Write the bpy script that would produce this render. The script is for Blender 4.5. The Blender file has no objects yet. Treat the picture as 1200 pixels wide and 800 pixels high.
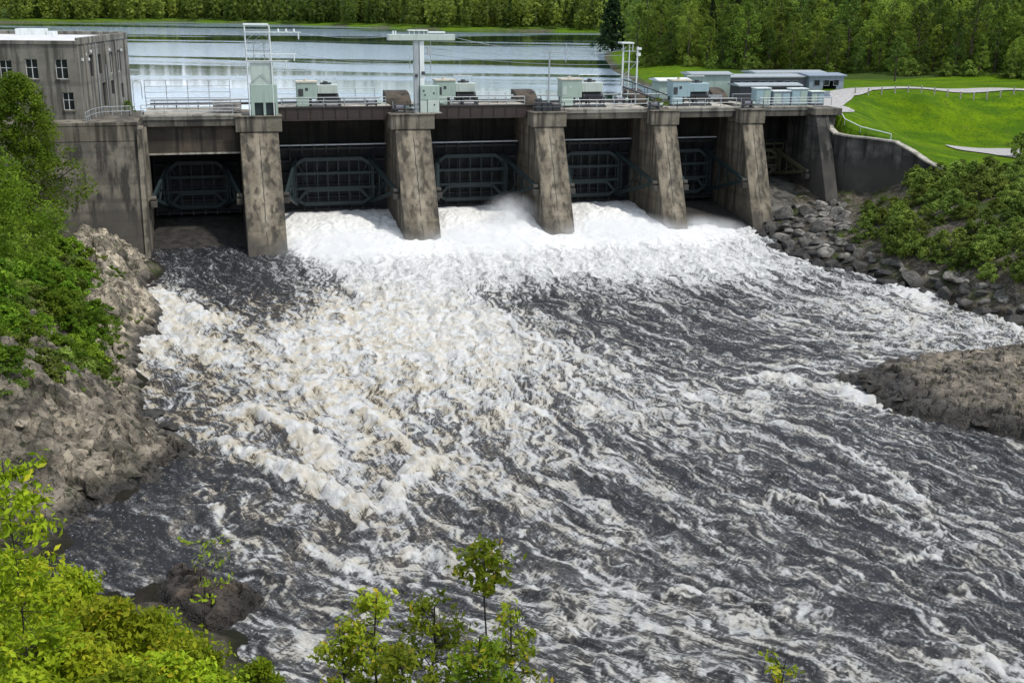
import bpy, math, random
import numpy as np
from mathutils import Vector, Matrix

R = math.radians
rng = np.random.default_rng(7)
random.seed(7)
scene = bpy.context.scene
COL = scene.collection

# ------------------------------------------------------------------ camera
CAM_H, FPX, ROLL = 28.6, 1300.0, R(0.7)
PITCH = math.atan(400 / FPX)
RIGHT = np.array([1., 0, 0]); FWD = np.array([0, math.cos(PITCH), -math.sin(PITCH)]); UP = np.array([0, math.sin(PITCH), math.cos(PITCH)])
cr, sr = math.cos(ROLL), math.sin(ROLL)


def ground(x, y, z=0.0):
    """the world point at height z seen at survey pixel (x, y) of the 1200x800 photograph"""
    a, b = x - 600, 400 - y
    r = (a * cr - b * sr) * RIGHT + (a * sr + b * cr) * UP + FPX * FWD
    return np.array([0, 0, CAM_H]) + r * ((z - CAM_H) / r[2])


cam_d = bpy.data.cameras.new('camera'); cam = bpy.data.objects.new('camera', cam_d); COL.objects.link(cam)
cam_d.sensor_width = 36; cam_d.lens = FPX / 1200 * 36; cam_d.clip_start = 0.5; cam_d.clip_end = 12000
rx = cr * RIGHT + sr * UP; ry = -sr * RIGHT + cr * UP; rz = -FWD
cam.matrix_world = Matrix(((rx[0], ry[0], rz[0], 0), (rx[1], ry[1], rz[1], 0), (rx[2], ry[2], rz[2], CAM_H), (0, 0, 0, 1)))
scene.camera = cam

# dam frame: s along the dam, d upstream, z up
DAM_O = np.array([-30.4, 133.4, 0.0]); DAM_A = math.atan2(.2588, .9659)
U = np.array([.9659, .2588, 0]); N = np.array([-.2588, .9659, 0])


def W(s, d, z=0.0):
    return DAM_O + s * U + d * N + np.array([0, 0, z])


def to_dam(x, y):
    qx, qy = x - DAM_O[0], y - DAM_O[1]
    return qx * U[0] + qy * U[1], qx * N[0] + qy * N[1]


def smooth(a, b, x):
    t = np.clip((x - a) / (b - a), 0, 1)
    return t * t * (3 - 2 * t)


# ------------------------------------------------------------------ node helpers
class Mat:
    def __init__(self, name):
        self.m = bpy.data.materials.new(name); self.m.use_nodes = True
        self.t = self.m.node_tree; self.t.nodes.clear()
        self.out = self.t.nodes.new('ShaderNodeOutputMaterial')

    def n(self, typ, **kw):
        nd = self.t.nodes.new(typ)
        for k, v in kw.items():
            if k == 'ins':
                for i, val in v.items():
                    if isinstance(val, bpy.types.NodeSocket): self.t.links.new(val, nd.inputs[i])
                    else: nd.inputs[i].default_value = val
            else: setattr(nd, k, v)
        return nd

    def coord(self, which='Object', scale=(1, 1, 1)):
        tc = self.n('ShaderNodeTexCoord')
        return self.n('ShaderNodeMapping', ins={'Vector': tc.outputs[which], 'Scale': scale}).outputs[0]

    def geo(self, scale=(1, 1, 1)):
        g = self.n('ShaderNodeNewGeometry')
        return self.n('ShaderNodeMapping', ins={'Vector': g.outputs['Position'], 'Scale': scale}).outputs[0]

    def noise(self, vec, scale, detail=4, rough=.55, dist=0):
        return self.n('ShaderNodeTexNoise', ins={'Vector': vec, 'Scale': scale, 'Detail': detail, 'Roughness': rough, 'Distortion': dist}).outputs['Fac']

    def ramp(self, fac, stops):
        r = self.n('ShaderNodeValToRGB', ins={'Fac': fac}); e = r.color_ramp.elements
        while len(e) < len(stops): e.new(.5)
        for el, (p, c) in zip(e, stops):
            el.position = p; el.color = (*c, 1) if not isinstance(c, (int, float)) else (c, c, c, 1)
        return r.outputs['Color']

    def mix(self, f, a, b, mode='MIX'):
        nd = self.n('ShaderNodeMix', data_type='RGBA', blend_type=mode)
        for i, v in ((0, f), (6, a), (7, b)):
            if isinstance(v, bpy.types.NodeSocket): self.t.links.new(v, nd.inputs[i])
            else: nd.inputs[i].default_value = v if i == 0 else (*v, 1)
        return nd.outputs[2]

    def math(self, op, a, b=0.0, c=None):
        nd = self.n('ShaderNodeMath', operation=op)
        for i, v in enumerate((a, b, c)):
            if v is None: continue
            if isinstance(v, bpy.types.NodeSocket): self.t.links.new(v, nd.inputs[i])
            else: nd.inputs[i].default_value = v
        return nd.outputs[0]

    def mrange(self, v, a, b, c=0., d=1.):
        return self.n('ShaderNodeMapRange', interpolation_type='SMOOTHSTEP', ins={0: v, 1: a, 2: b, 3: c, 4: d}).outputs[0]

    def attr(self, name):
        return self.n('ShaderNodeAttribute', attribute_name=name).outputs['Fac']

    def bump(self, h, strength, dist=.1):
        return self.n('ShaderNodeBump', ins={'Height': h, 'Strength': strength, 'Distance': dist}).outputs[0]

    def bsdf(self, color, rough=.8, normal=None, **kw):
        p = self.n('ShaderNodeBsdfPrincipled')
        for i, v in dict(kw, **{'Base Color': color, 'Roughness': rough}).items():
            if isinstance(v, bpy.types.NodeSocket): self.t.links.new(v, p.inputs[i])
            elif isinstance(v, tuple): p.inputs[i].default_value = (*v, 1) if len(v) == 3 else v
            else: p.inputs[i].default_value = v
        if normal is not None: self.t.links.new(normal, p.inputs['Normal'])
        return p.outputs[0]

    def done(self, surf=None, vol=None):
        if surf is not None: self.t.links.new(surf, self.out.inputs['Surface'])
        if vol is not None: self.t.links.new(vol, self.out.inputs['Volume'])
        return self.m


def concrete(name, base=(.25, .225, .185), dark=.35, wet=0.0, crack=False, light=(.40, .37, .31), bias=0.0):
    m = Mat(name); c = m.coord('Object')
    streak = m.noise(m.coord('Object', (1.1, 1.1, .09)), 1.0, 5, .6)
    blot = m.noise(c, .33, 5, .6)
    fine = m.noise(c, 5, 4, .65)
    pour = m.noise(m.coord('Object', (.03, .03, 1.0)), .9, 2, .5)
    k = tuple(b * dark for b in base)
    col = m.mix(m.mrange(blot, .35 + bias, .7 + bias), base, light)
    col = m.mix(m.mrange(streak, .45, .62, 0, .92), col, k)
    col = m.mix(m.mrange(m.noise(c, .9, 6, .7), .52, .75, 0, .75), col, tuple(b * .55 for b in base))
    col = m.mix(m.mrange(pour, .54, .6, 0, .3), col, k)
    col = m.mix(.45, col, m.mix(fine, (.05, .05, .05), (.62, .6, .56)), 'OVERLAY')
    if crack:
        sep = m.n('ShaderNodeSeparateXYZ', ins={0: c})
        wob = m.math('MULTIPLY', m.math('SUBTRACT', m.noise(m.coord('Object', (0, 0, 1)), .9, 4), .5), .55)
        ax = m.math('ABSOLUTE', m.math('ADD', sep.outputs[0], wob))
        efflorescence = m.math('MULTIPLY', m.mrange(ax, .15, .95, .55, 0), m.mrange(m.noise(c, .6, 3), .35, .65))  # pale efflorescence streaks along the pier's centre crack
        col = m.mix(efflorescence, col, (.36, .32, .24))
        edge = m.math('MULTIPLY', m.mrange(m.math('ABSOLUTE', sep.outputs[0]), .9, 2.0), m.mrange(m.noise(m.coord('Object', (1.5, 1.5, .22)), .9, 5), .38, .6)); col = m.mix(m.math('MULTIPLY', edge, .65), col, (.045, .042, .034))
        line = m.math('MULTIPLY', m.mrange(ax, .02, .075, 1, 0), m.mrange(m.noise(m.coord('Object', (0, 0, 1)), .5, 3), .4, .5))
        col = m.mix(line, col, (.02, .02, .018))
    if wet:
        sepw = m.n('ShaderNodeSeparateXYZ', ins={0: c})
        zz = m.math('ADD', sepw.outputs[2], m.math('MULTIPLY', blot, 3.0))
        col = m.mix(m.mrange(zz, wet, wet + 2.2, .75, 0), col, (.055, .05, .042))
    h = m.math('ADD', m.math('MULTIPLY', fine, .5), streak)
    return m.done(m.bsdf(col, .88, m.bump(h, .5, .08)))


def painted(name, base, rust=.25, rough=.5, metal=0.0):
    m = Mat(name); c = m.coord('Object')
    w = m.noise(c, 1.6, 5, .65); st = m.noise(m.coord('Object', (2.5, 2.5, .3)), 1.3, 4)
    col = m.mix(m.mrange(st, .45, .75, 0, .5), base, tuple(b * .62 for b in base))
    col = m.mix(m.mrange(w, .66 - .1 * rust, .78, 0, min(1, rust * 2.2)), col, (.11, .06, .035))
    col = m.mix(m.mrange(m.noise(c, 3.2, 4), .55, .8, 0, .35), col, tuple(min(1, b * 1.5) for b in base))
    return m.done(m.bsdf(col, rough, m.bump(w, .15, .03), Metallic=metal))


def leaf_mat(name, a, b, yellow=None, trans=.35, scale=.5):
    m = Mat(name)
    tint = m.attr('tint'); oi = m.n('ShaderNodeObjectInfo')
    col = m.mix(tint, a, b)
    col = m.mix(m.mrange(m.noise(m.geo(), scale, 3), .35, .68, 0, .6), col, tuple(.55 * x for x in a))
    if yellow: col = m.mix(m.mrange(m.attr('tint2'), .72, 1.0, 0, .9), col, yellow)
    hs = m.n('ShaderNodeHueSaturation', ins={'Hue': m.mrange(oi.outputs['Random'], 0, 1, .485, .512), 'Saturation': 1.0,
                                            'Value': m.mrange(m.math('FRACT', m.math('MULTIPLY', oi.outputs['Random'], 7.13)), 0, 1, .62, 1.3), 'Color': col})
    d = m.bsdf(hs.outputs[0], .55, None, **{'Specular IOR Level': .12})
    tcol = m.mix(.4, hs.outputs[0], (.27, .33, .03))
    t = m.n('ShaderNodeBsdfTranslucent', ins={'Color': tcol}).outputs[0]
    ms = m.n('ShaderNodeMixShader', ins={0: trans, 1: d, 2: t})
    return m.done(ms.outputs[0])


def simple(name, base, rough=.7, var=.35, scale=2.0, bumps=.2, **kw):
    m = Mat(name); c = m.coord('Object'); f = m.noise(c, scale, 5, .6)
    col = m.mix(m.mrange(f, .3, .7), tuple(x * (1 - var) for x in base), tuple(min(1, x * (1 + var)) for x in base))
    return m.done(m.bsdf(col, rough, m.bump(f, bumps, .05), **kw))


def rock_mat(name, base, light, moss=None, wet_shade_z=None, lichen=0.3, cell=1.6):
    m = Mat(name); g = m.geo()
    v1 = m.noise(g, .45, 6, .65); v2 = m.noise(g, 2.2, 6, .7); v3 = m.noise(g, 7, 4, .7)
    col = m.mix(m.mrange(v1, .38, .64), base, light)
    col = m.mix(m.mrange(v2, .5, .7, 0, .8), col, tuple(x * .4 for x in base))
    col = m.mix(m.mrange(v3, .56, .74, 0, lichen), col, (.36, .35, .28))
    if moss: col = m.mix(m.mrange(m.noise(g, 1.1, 5, .65), .52, .66, 0, .8), col, moss)
    wp = m.n('ShaderNodeVectorMath', operation='ADD', ins={0: g, 1: m.n('ShaderNodeVectorMath', operation='SCALE', ins={0: m.n('ShaderNodeTexNoise', ins={'Vector': g, 'Scale': 1.1, 'Detail': 5}).outputs['Color'], 'Scale': 1.6}).outputs[0]}).outputs[0]
    vA = m.n('ShaderNodeTexVoronoi', feature='F1', ins={'Vector': wp, 'Scale': cell}); vB = m.n('ShaderNodeTexVoronoi', feature='DISTANCE_TO_EDGE', ins={'Vector': wp, 'Scale': cell})
    col = m.mix(.5, col, m.mix(m.n('ShaderNodeSeparateColor', ins={0: vA.outputs['Color']}).outputs[0], (.14, .13, .12), (.82, .80, .76)), 'OVERLAY')
    crk = m.math('MULTIPLY', m.mrange(vB.outputs['Distance'], .0, .06, 1, 0), m.mrange(v2, .45, .6, 0, 1)); col = m.mix(m.math('MULTIPLY', crk, .6), col, (.02, .018, .014))
    rough = .85
    if wet_shade_z is not None:
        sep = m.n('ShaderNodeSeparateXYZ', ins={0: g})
        w = m.mrange(m.math('ADD', sep.outputs[2], m.math('MULTIPLY', v1, -.9)), wet_shade_z - .5, wet_shade_z + .35, 1, 0)
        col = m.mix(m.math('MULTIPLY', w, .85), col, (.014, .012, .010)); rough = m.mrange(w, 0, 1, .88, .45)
    oi = m.n('ShaderNodeObjectInfo')
    hs = m.n('ShaderNodeHueSaturation', ins={'Hue': .5, 'Saturation': 1.0, 'Value': m.mrange(oi.outputs['Random'], 0, 1, .6, 1.35), 'Color': col})
    h = m.math('ADD', m.math('ADD', v2, m.math('MULTIPLY', v3, .5)), m.math('SUBTRACT', m.math('MULTIPLY', m.n('ShaderNodeSeparateColor', ins={0: vA.outputs['Color']}).outputs[1], .8), m.math('MULTIPLY', crk, .7)))
    return m.done(m.bsdf(hs.outputs[0], rough, m.bump(h, .9, .22)))


# ------------------------------------------------------------------ mesh helpers
class MB:
    def __init__(self): self.v = []; self.f = []

    def add(self, vs, fs):
        o = len(self.v); self.v += [tuple(map(float, p)) for p in vs]; self.f += [tuple(i + o for i in f) for f in fs]; return self

    def box(self, x0, x1, y0, y1, z0, z1):
        return self.add([(x0, y0, z0), (x1, y0, z0), (x1, y1, z0), (x0, y1, z0), (x0, y0, z1), (x1, y0, z1), (x1, y1, z1), (x0, y1, z1)],
                        [(0, 3, 2, 1), (4, 5, 6, 7), (0, 1, 5, 4), (1, 2, 6, 5), (2, 3, 7, 6), (3, 0, 4, 7)])

    def beam(self, p, q, w, h=None, up=(0, 0, 1)):
        h = h or w; p = Vector(p); q = Vector(q); d = (q - p).normalized(); u = Vector(up)
        if abs(d.dot(u)) > .95: u = Vector((1, 0, 0))
        s = d.cross(u).normalized(); t = s.cross(d)
        vs = [e + s * a * w / 2 + t * b * h / 2 for e in (p, q) for a, b in ((-1, -1), (1, -1), (1, 1), (-1, 1))]
        return self.add(vs, [(0, 1, 2, 3), (7, 6, 5, 4), (0, 4, 5, 1), (1, 5, 6, 2), (2, 6, 7, 3), (3, 7, 4, 0)])

    def tube(self, p, q, r, r2=None, seg=8):
        r2 = r if r2 is None else r2; p = Vector(p); q = Vector(q); d = (q - p).normalized()
        u = Vector((0, 0, 1)) if abs(d.z) < .9 else Vector((1, 0, 0)); s = d.cross(u).normalized(); t = s.cross(d); vs = []
        for e, rr in ((p, r), (q, r2)):
            for k in range(seg):
                a = 2 * math.pi * k / seg; vs.append(e + (s * math.cos(a) + t * math.sin(a)) * rr)
        fs = [(k, (k + 1) % seg, seg + (k + 1) % seg, seg + k) for k in range(seg)] + [tuple(range(seg - 1, -1, -1)), tuple(range(seg, 2 * seg))]
        return self.add(vs, fs)

    def path(self, pts, r, seg=6):
        for a, b in zip(pts[:-1], pts[1:]): self.tube(a, b, r, seg=seg)
        return self

    def prism_x(self, poly, x0, x1, taper=None):
        """profile of (y, z) points swept along x"""
        n = len(poly); vs = [(x0, y, z) for y, z in poly] + [(x1, y, z) for y, z in poly]
        fs = [tuple(range(n)), tuple(range(2 * n - 1, n - 1, -1))] + [(k, n + k, n + (k + 1) % n, (k + 1) % n) for k in range(n)]
        return self.add(vs, fs)

    def prism_z(self, poly, z0, z1):
        n = len(poly); z0s = z0 if hasattr(z0, '__len__') else [z0] * n; z1s = z1 if hasattr(z1, '__len__') else [z1] * n
        vs = [(x, y, z) for (x, y), z in zip(poly, z0s)] + [(x, y, z) for (x, y), z in zip(poly, z1s)]
        fs = [tuple(range(n - 1, -1, -1)), tuple(range(n, 2 * n))] + [(k, (k + 1) % n, n + (k + 1) % n, n + k) for k in range(n)]
        return self.add(vs, fs)

    def build(self, name, mat, parent=None, bevel=0.0, fix=True, loc=None):
        me = bpy.data.meshes.new(name); me.from_pydata(self.v, [], self.f)
        if fix:
            import bmesh
            b = bmesh.new(); b.from_mesh(me); bmesh.ops.recalc_face_normals(b, faces=b.faces); b.to_mesh(me); b.free()
        me.materials.append(mat)
        o = bpy.data.objects.new(name, me); COL.objects.link(o)
        if parent: o.parent = parent
        if loc is not None: o.location = loc
        if bevel:
            bv = o.modifiers.new('bevel', 'BEVEL'); bv.width = bevel; bv.segments = 1; bv.limit_method = 'ANGLE'
        return o


def tag(o, label=None, cat=None, group=None, kind=None):
    if label: o['label'] = label
    if cat: o['category'] = cat
    if group: o['group'] = group
    if kind: o['kind'] = kind
    return o


def empty(name, loc, rz=0.0, label=None, cat=None, group=None):
    o = bpy.data.objects.new(name, None); COL.objects.link(o); o.empty_display_size = .3
    o.location = loc; o.rotation_euler = (0, 0, rz)
    return tag(o, label, cat, group)


def on_dam(name, s, d, z, label, cat, group=None):
    return empty(name, W(s, d, z), DAM_A, label, cat, group)


def copy_tree(o, parent=None):
    c = o.copy(); COL.objects.link(c)
    if parent: c.parent = parent
    for ch in list(o.children): copy_tree(ch, c)
    return c


def np_mesh(name, co, faces, mat, attrs=None, smooth_shade=True):
    """co (n,3); faces (m,k) int"""
    me = bpy.data.meshes.new(name); m, k = faces.shape
    me.vertices.add(len(co)); me.vertices.foreach_set('co', np.ascontiguousarray(co, np.float32).ravel())
    me.loops.add(m * k); me.loops.foreach_set('vertex_index', np.ascontiguousarray(faces, np.int32).ravel())
    me.polygons.add(m); me.polygons.foreach_set('loop_start', np.arange(0, m * k, k, dtype=np.int32))
    me.polygons.foreach_set('use_smooth', np.full(m, smooth_shade))
    for n_, a in (attrs or {}).items():
        at = me.attributes.new(n_, 'FLOAT', 'POINT'); at.data.foreach_set('value', np.ascontiguousarray(a, np.float32).ravel())
    me.update(calc_edges=True); me.materials.append(mat)
    return me


def link(name, me, parent=None, loc=None):
    o = bpy.data.objects.new(name, me); COL.objects.link(o)
    if parent: o.parent = parent
    if loc is not None: o.location = loc
    return o


# ------------------------------------------------------------------ noise fields
def fft_noise(shape, step, lo, hi, seed, aniso=(1, 1)):
    """band-limited noise: wavelengths lo..hi metres, unit variance"""
    r = np.random.default_rng(seed); g = r.standard_normal(shape); F = np.fft.rfft2(g)
    ky = np.fft.fftfreq(shape[0], step[0])[:, None] * aniso[0]; kx = np.fft.rfftfreq(shape[1], step[1])[None] * aniso[1]
    k = np.sqrt(kx ** 2 + ky ** 2) + 1e-9
    band = np.exp(-(lo * k) ** 2 * .5) * (1 - np.exp(-(hi * k) ** 2 * 2)) / (k ** .6)
    z = np.fft.irfft2(F * band, s=shape); return (z - z.mean()) / z.std()


def equalise(a):
    r = np.empty(a.size); r[np.argsort(a, axis=None)] = np.linspace(0, 1, a.size); return r.reshape(a.shape)


def value_noise(P, scale, seed, octaves=3):
    """cheap lattice noise on (n,3) points, about -1..1"""
    out = np.zeros(len(P)); amp = 1.; tot = 0
    for o in range(octaves):
        q = P * scale * 2 ** o + seed * 17.3 + o * 5.7; i = np.floor(q).astype(np.int64); f = q - i; f = f * f * (3 - 2 * f); acc = 0
        for dx in (0, 1):
            for dy in (0, 1):
                for dz in (0, 1):
                    h = (i[:, 0] + dx) * 374761393 + (i[:, 1] + dy) * 668265263 + (i[:, 2] + dz) * 2147483647 + seed * 974711
                    h = (h ^ (h >> 13)) * 1274126177; h = (h ^ (h >> 16)) & 0xffff
                    acc = acc + (h / 32767.5 - 1) * (f[:, 0] if dx else 1 - f[:, 0]) * (f[:, 1] if dy else 1 - f[:, 1]) * (f[:, 2] if dz else 1 - f[:, 2])
        out += acc * amp; tot += amp; amp *= .5
    return out / tot


# ------------------------------------------------------------------ materials
M = {}
M['pier'] = concrete('weathered concrete', base=(.155, .130, .095), light=(.29, .25, .185), dark=.25, crack=True, wet=2.2)
M['conc'] = concrete('stained concrete', base=(.105, .096, .08), light=(.22, .195, .155), dark=.3, wet=5.5)
M['conc_dark'] = concrete('dark wet concrete', base=(.085, .08, .07), light=(.17, .16, .14), dark=.3)
M['conc_brown'] = concrete('brown stained concrete', base=(.055, .045, .034), light=(.11, .085, .06), dark=.35)
M['conc_black'] = concrete('black wet and shaded concrete', base=(.028, .025, .022), light=(.05, .045, .04), dark=.4)
M['conc_wing'] = concrete('dark stained concrete', base=(.040, .038, .035), light=(.19, .18, .16), dark=.22, bias=.06, wet=8.5)
M['conc_cap'] = concrete('capping concrete', base=(.17, .15, .115), light=(.29, .255, .2), dark=.25)
M['conc_pale'] = concrete('pale slab concrete', base=(.42, .39, .33), light=(.55, .52, .45), dark=.45)
M['conc_house'] = concrete('powerhouse concrete', base=(.20, .185, .155), light=(.30, .28, .24), dark=.4)
M['rust_steel'] = painted('rusty brown girder', (.035, .024, .02), .5, .7)
M['gate_steel'] = painted('dark teal gate steel', (.015, .028, .030), .35, .55)
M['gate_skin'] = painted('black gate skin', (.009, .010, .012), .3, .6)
M['gate_pale'] = painted('pale leak light steel', (.62, .64, .68), .2, .5)
M['gate_rust'] = painted('mossy rusted gate', (.07, .065, .035), .6, .8)
M['mint'] = painted('mint green machine paint', (.34, .43, .37), .12, .45)
M['mint_pale'] = painted('pale green grey paint', (.46, .52, .47), .12, .45)
M['mint_blue'] = painted('blue green machine paint', (.29, .40, .43), .12, .45)
M['tan_cover'] = painted('tan sheet cover', (.55, .50, .40), .1, .6)
M['white_metal'] = painted('white painted steel', (.72, .76, .74), .1, .45)
M['galv'] = painted('galvanised steel', (.40, .43, .44), .12, .45, .4)
M['dark_metal'] = painted('dark machine steel', (.045, .047, .05), .3, .55)
M['blue_grey'] = painted('blue grey sheet', (.22, .26, .32), .12, .5)
M['slate'] = painted('slate purple sheet', (.12, .12, .15), .2, .6)
M['roof_pale'] = simple('pale roof membrane', (.62, .60, .60), .6, .12, .6)
M['glass_dark'] = Mat('dark window glass'); M['glass_dark'] = M['glass_dark'].done(M['glass_dark'].bsdf((.02, .022, .026), .08))
M['frame_white'] = simple('white window frame', (.6, .6, .58), .6, .1)
M['timber'] = simple('weathered timber', (.34, .31, .27), .85, .4, 3)
M['log'] = simple('dark wet log', (.05, .045, .04), .7, .4, 3)
M['bark'] = simple('brown bark', (.075, .058, .042), .9, .45, 6, .6)
M['bark_dark'] = simple('dark bark', (.03, .025, .02), .9, .4, 6, .6)
M['rock_right'] = rock_mat('grey riprap', (.07, .067, .06), (.25, .238, .215), wet_shade_z=.6, lichen=.35, cell=.7)
M['rock_brown'] = rock_mat('brown bedrock', (.115, .10, .08), (.25, .213, .168), moss=(.075, .075, .035), wet_shade_z=1.05, lichen=.5, cell=.9)  # dark foot is wet rock plus painted shade for the shelf's undercut
M['rock_dark'] = rock_mat('dark wet bedrock', (.10, .075, .055), (.22, .165, .12), wet_shade_z=.6, lichen=.2, cell=1.4)
M['rock_left'] = rock_mat('pale rubble', (.115, .10, .077), (.42, .365, .285), moss=(.065, .075, .035), wet_shade_z=.45, lichen=.5, cell=1.3)
M['leaf_forest'] = leaf_mat('birch leaves', (.085, .165, .024), (.33, .43, .065), trans=.45, scale=.25)
M['leaf_dark'] = leaf_mat('alder leaves', (.04, .09, .02), (.15, .24, .04), trans=.35, scale=.25)
M['leaf_conifer'] = leaf_mat('spruce needles', (.014, .034, .013), (.035, .07, .02), trans=.1, scale=.3)
M['leaf_far'] = leaf_mat('far forest leaves', (.05, .11, .022), (.33, .45, .07), trans=.4, scale=.03)
M['leaf_left'] = leaf_mat('rowan leaves', (.07, .165, .012), (.28, .42, .035), trans=.45, scale=.4)
M['leaf_scrub'] = leaf_mat('willow scrub leaves', (.09, .155, .026), (.30, .39, .075), trans=.38, scale=.35)
M['leaf_near'] = leaf_mat('lime leaves', (.17, .26, .008), (.43, .51, .025), yellow=(.5, .45, .03), trans=.4, scale=.5)
M['leaf_sapling'] = leaf_mat('sapling leaves', (.16, .26, .014), (.40, .50, .035), yellow=(.55, .42, .03), trans=.4, scale=.9)


# ------------------------------------------------------------------ terrain
def P(x, y, z): return tuple(ground(x, y, z))


LOW = [  # river side ground: survey points (pixel, height)
    P(890, 262, .4), P(905, 290, 0), P(960, 312, 0), P(1010, 318, 0), P(1100, 345, 0), P(1190, 375, 0), P(1230, 395, .5),
    P(940, 245, 2.6), P(1000, 243, 4.0), P(965, 275, 1.8), P(1050, 300, 2.0), P(1150, 340, 1.6), P(1060, 255, 5.0), P(1120, 285, 4.2), P(1200, 330, 3.2),
    P(1060, 205, 7.0), P(1085, 190, 8.6), P(1100, 215, 7.6), P(1150, 200, 8.8), P(1200, 195, 9.0), P(1180, 260, 6.6), P(1180, 300, 4.6),
    (36, 71, -.2), (30, 80, -.4), (34, 84, .2), (42, 78, 1.2), (44, 86, 1.5), (50, 66, 1.8), (47, 58, .2), (60, 70, 5), (60, 90, 5), (75, 60, 8), (75, 100, 9), (85, 130, 9), (58, 45, 1.0), (72, 40, 6),
    tuple(W(68.5, -4, 2.6)), tuple(W(70, 2, 3.6)), tuple(W(64.5, -5.8, .3)), tuple(W(74, -6, 3.2)), tuple(W(78, -8, 4)), tuple(W(76, 6, 5)),
    P(172, 303, .3), P(165, 345, 0), P(192, 375, 0), P(163, 400, 0), P(163, 440, 0), P(168, 490, 0), P(235, 525, .0), P(190, 555, 0), P(130, 583, 0), P(85, 612, 0),
    P(150, 298, 2.0), P(110, 293, 3.2), P(60, 260, 6), P(140, 340, 2.2), P(150, 380, 1.3), P(120, 430, 1.6), P(100, 330, 4), P(0, 330, 8), P(60, 400, 4.5), P(100, 470, 2.6), P(0, 450, 6.5), P(40, 520, 3.3),
    P(150, 505, 1.3), P(0, 580, 1.8), P(60, 590, 1.0), (-60, 60, 12), (-60, 90, 13), (-62, 110, 12), (-75, 75, 16), (-55, 118, 7), (-48, 50, 5),
    (-26, 55, .0), (-22, 51, 0), (-16.5, 49, .1), (-12.5, 47, 0), (-10, 42.5, 0), (-6, 38.5, 0), (5, 36.5, 0), (25, 36, 0), (45, 35, 0),
    (-28, 50, 2), (-20, 45.5, 2.2), (-15, 41, 2.5), (-10, 35, 3), (-22, 36, 6.5), (-40, 38, 9), (-12, 26, 8), (0, 27, 5.5), (0, 18, 11), (8, 27, 5.5), (15, 18, 11), (30, 22, 9), (-15, 14, 15), (50, 20, 9), (-30, 20, 14),
    (0, 6, 22), (-20, 4, 23), (20, 4, 22), (0, -3, 26.7), (-30, -5, 27), (30, -5, 27), (0, -40, 29), (-60, -40, 30), (60, -40, 29), (-80, 20, 24),
    # river bed
    (-8, 50, -2), (5, 50, -2), (20, 50, -2), (35, 50, -2), (-18, 62, -1.6), (-10, 75, -2), (5, 70, -2.2), (20, 75, -2.2), (28, 66, -1.8), (-22, 85, -1.8), (-24, 100, -1.8), (-10, 100, -2.5), (10, 100, -2.5), (28, 102, -2), (35, 106, -1.8),
    (-30, 112, -2), (-15, 120, -2.5), (0, 125, -2.5), (18, 130, -2.5), (28, 135, -1.5), (30, 118, -1.8), (38, 97, -1.2), (22, 90, -1.5), tuple(W(-6, 2, -1.5)), tuple(W(9, 2, -2)), tuple(W(27, 2, -2)), tuple(W(44, 2, -2)), tuple(W(58, 0, -1.5)),
    tuple(W(-20, -6, 2.5)), tuple(W(-32, -6, 6)),
]
HIGH = [  # embankment side of the wing wall
    tuple(W(75.2, 3, 12.6)), tuple(W(76.4, -1.5, 11.4)), tuple(W(81.2, -7.2, 11.2)), tuple(W(83.2, -11.7, 9.3)), P(1110, 195, 8.9), P(1150, 195, 8.9), P(1200, 195, 9.0),
    P(1110, 175, 9.0), P(1160, 180, 9.0), P(1200, 178, 9.0), P(1200, 188, 9.0), P(1060, 163, 9.9), P(1200, 168, 9.2), P(1130, 166, 9.3),
    P(1000, 112, 15.3), P(1040, 109.5, 15.5), P(1100, 109, 15.5), P(1200, 110, 15.5), P(985, 113, 15.2), P(1000, 104, 15.4), P(1100, 104, 15.5), P(1200, 106, 15.5),
    P(985, 132, 14.4), P(1015, 140, 13.2), P(1040, 152, 11.6), P(1010, 125, 14.2), P(1060, 138, 12.3), P(1130, 138, 12.3), P(1200, 138, 12.3), P(1100, 124, 13.9), P(1030, 124, 13.9),
    tuple(W(76, 8, 14.9)), tuple(W(80, 14, 15.1)), tuple(W(100, 14, 15.2)), (90, 150, 9), (110, 150, 9), (110, 185, 15.5), (140, 190, 16), (90, 240, 15.5), (60, 230, 15), (40, 250, 14.5),
    (-50, 140, 15), (-62, 130, 15), (-70, 160, 15), (-50, 150, 15), (0, 190, 15), (30, 190, 15), (140, 150, 9), (140, 240, 16),
]


def rbf(pts):
    pts = np.array(pts, float); n = len(pts)
    d = np.linalg.norm(pts[:, None, :2] - pts[None, :, :2], axis=2)
    A = np.zeros((n + 3, n + 3)); A[:n, :n] = d - 1e-6 * 0; A[:n, :n] += np.eye(n) * .15
    A[:n, n] = 1; A[:n, n + 1:] = pts[:, :2]; A[n, :n] = 1; A[n + 1:, :n] = pts[:, :2].T
    w = np.linalg.solve(A, np.r_[pts[:, 2], 0, 0, 0])

    def f(x, y):
        out = w[n] + w[n + 1] * x + w[n + 2] * y
        for (px, py, _), wi in zip(pts, w[:n]): out = out + wi * np.hypot(x - px, y - py)
        return out
    return f


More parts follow.
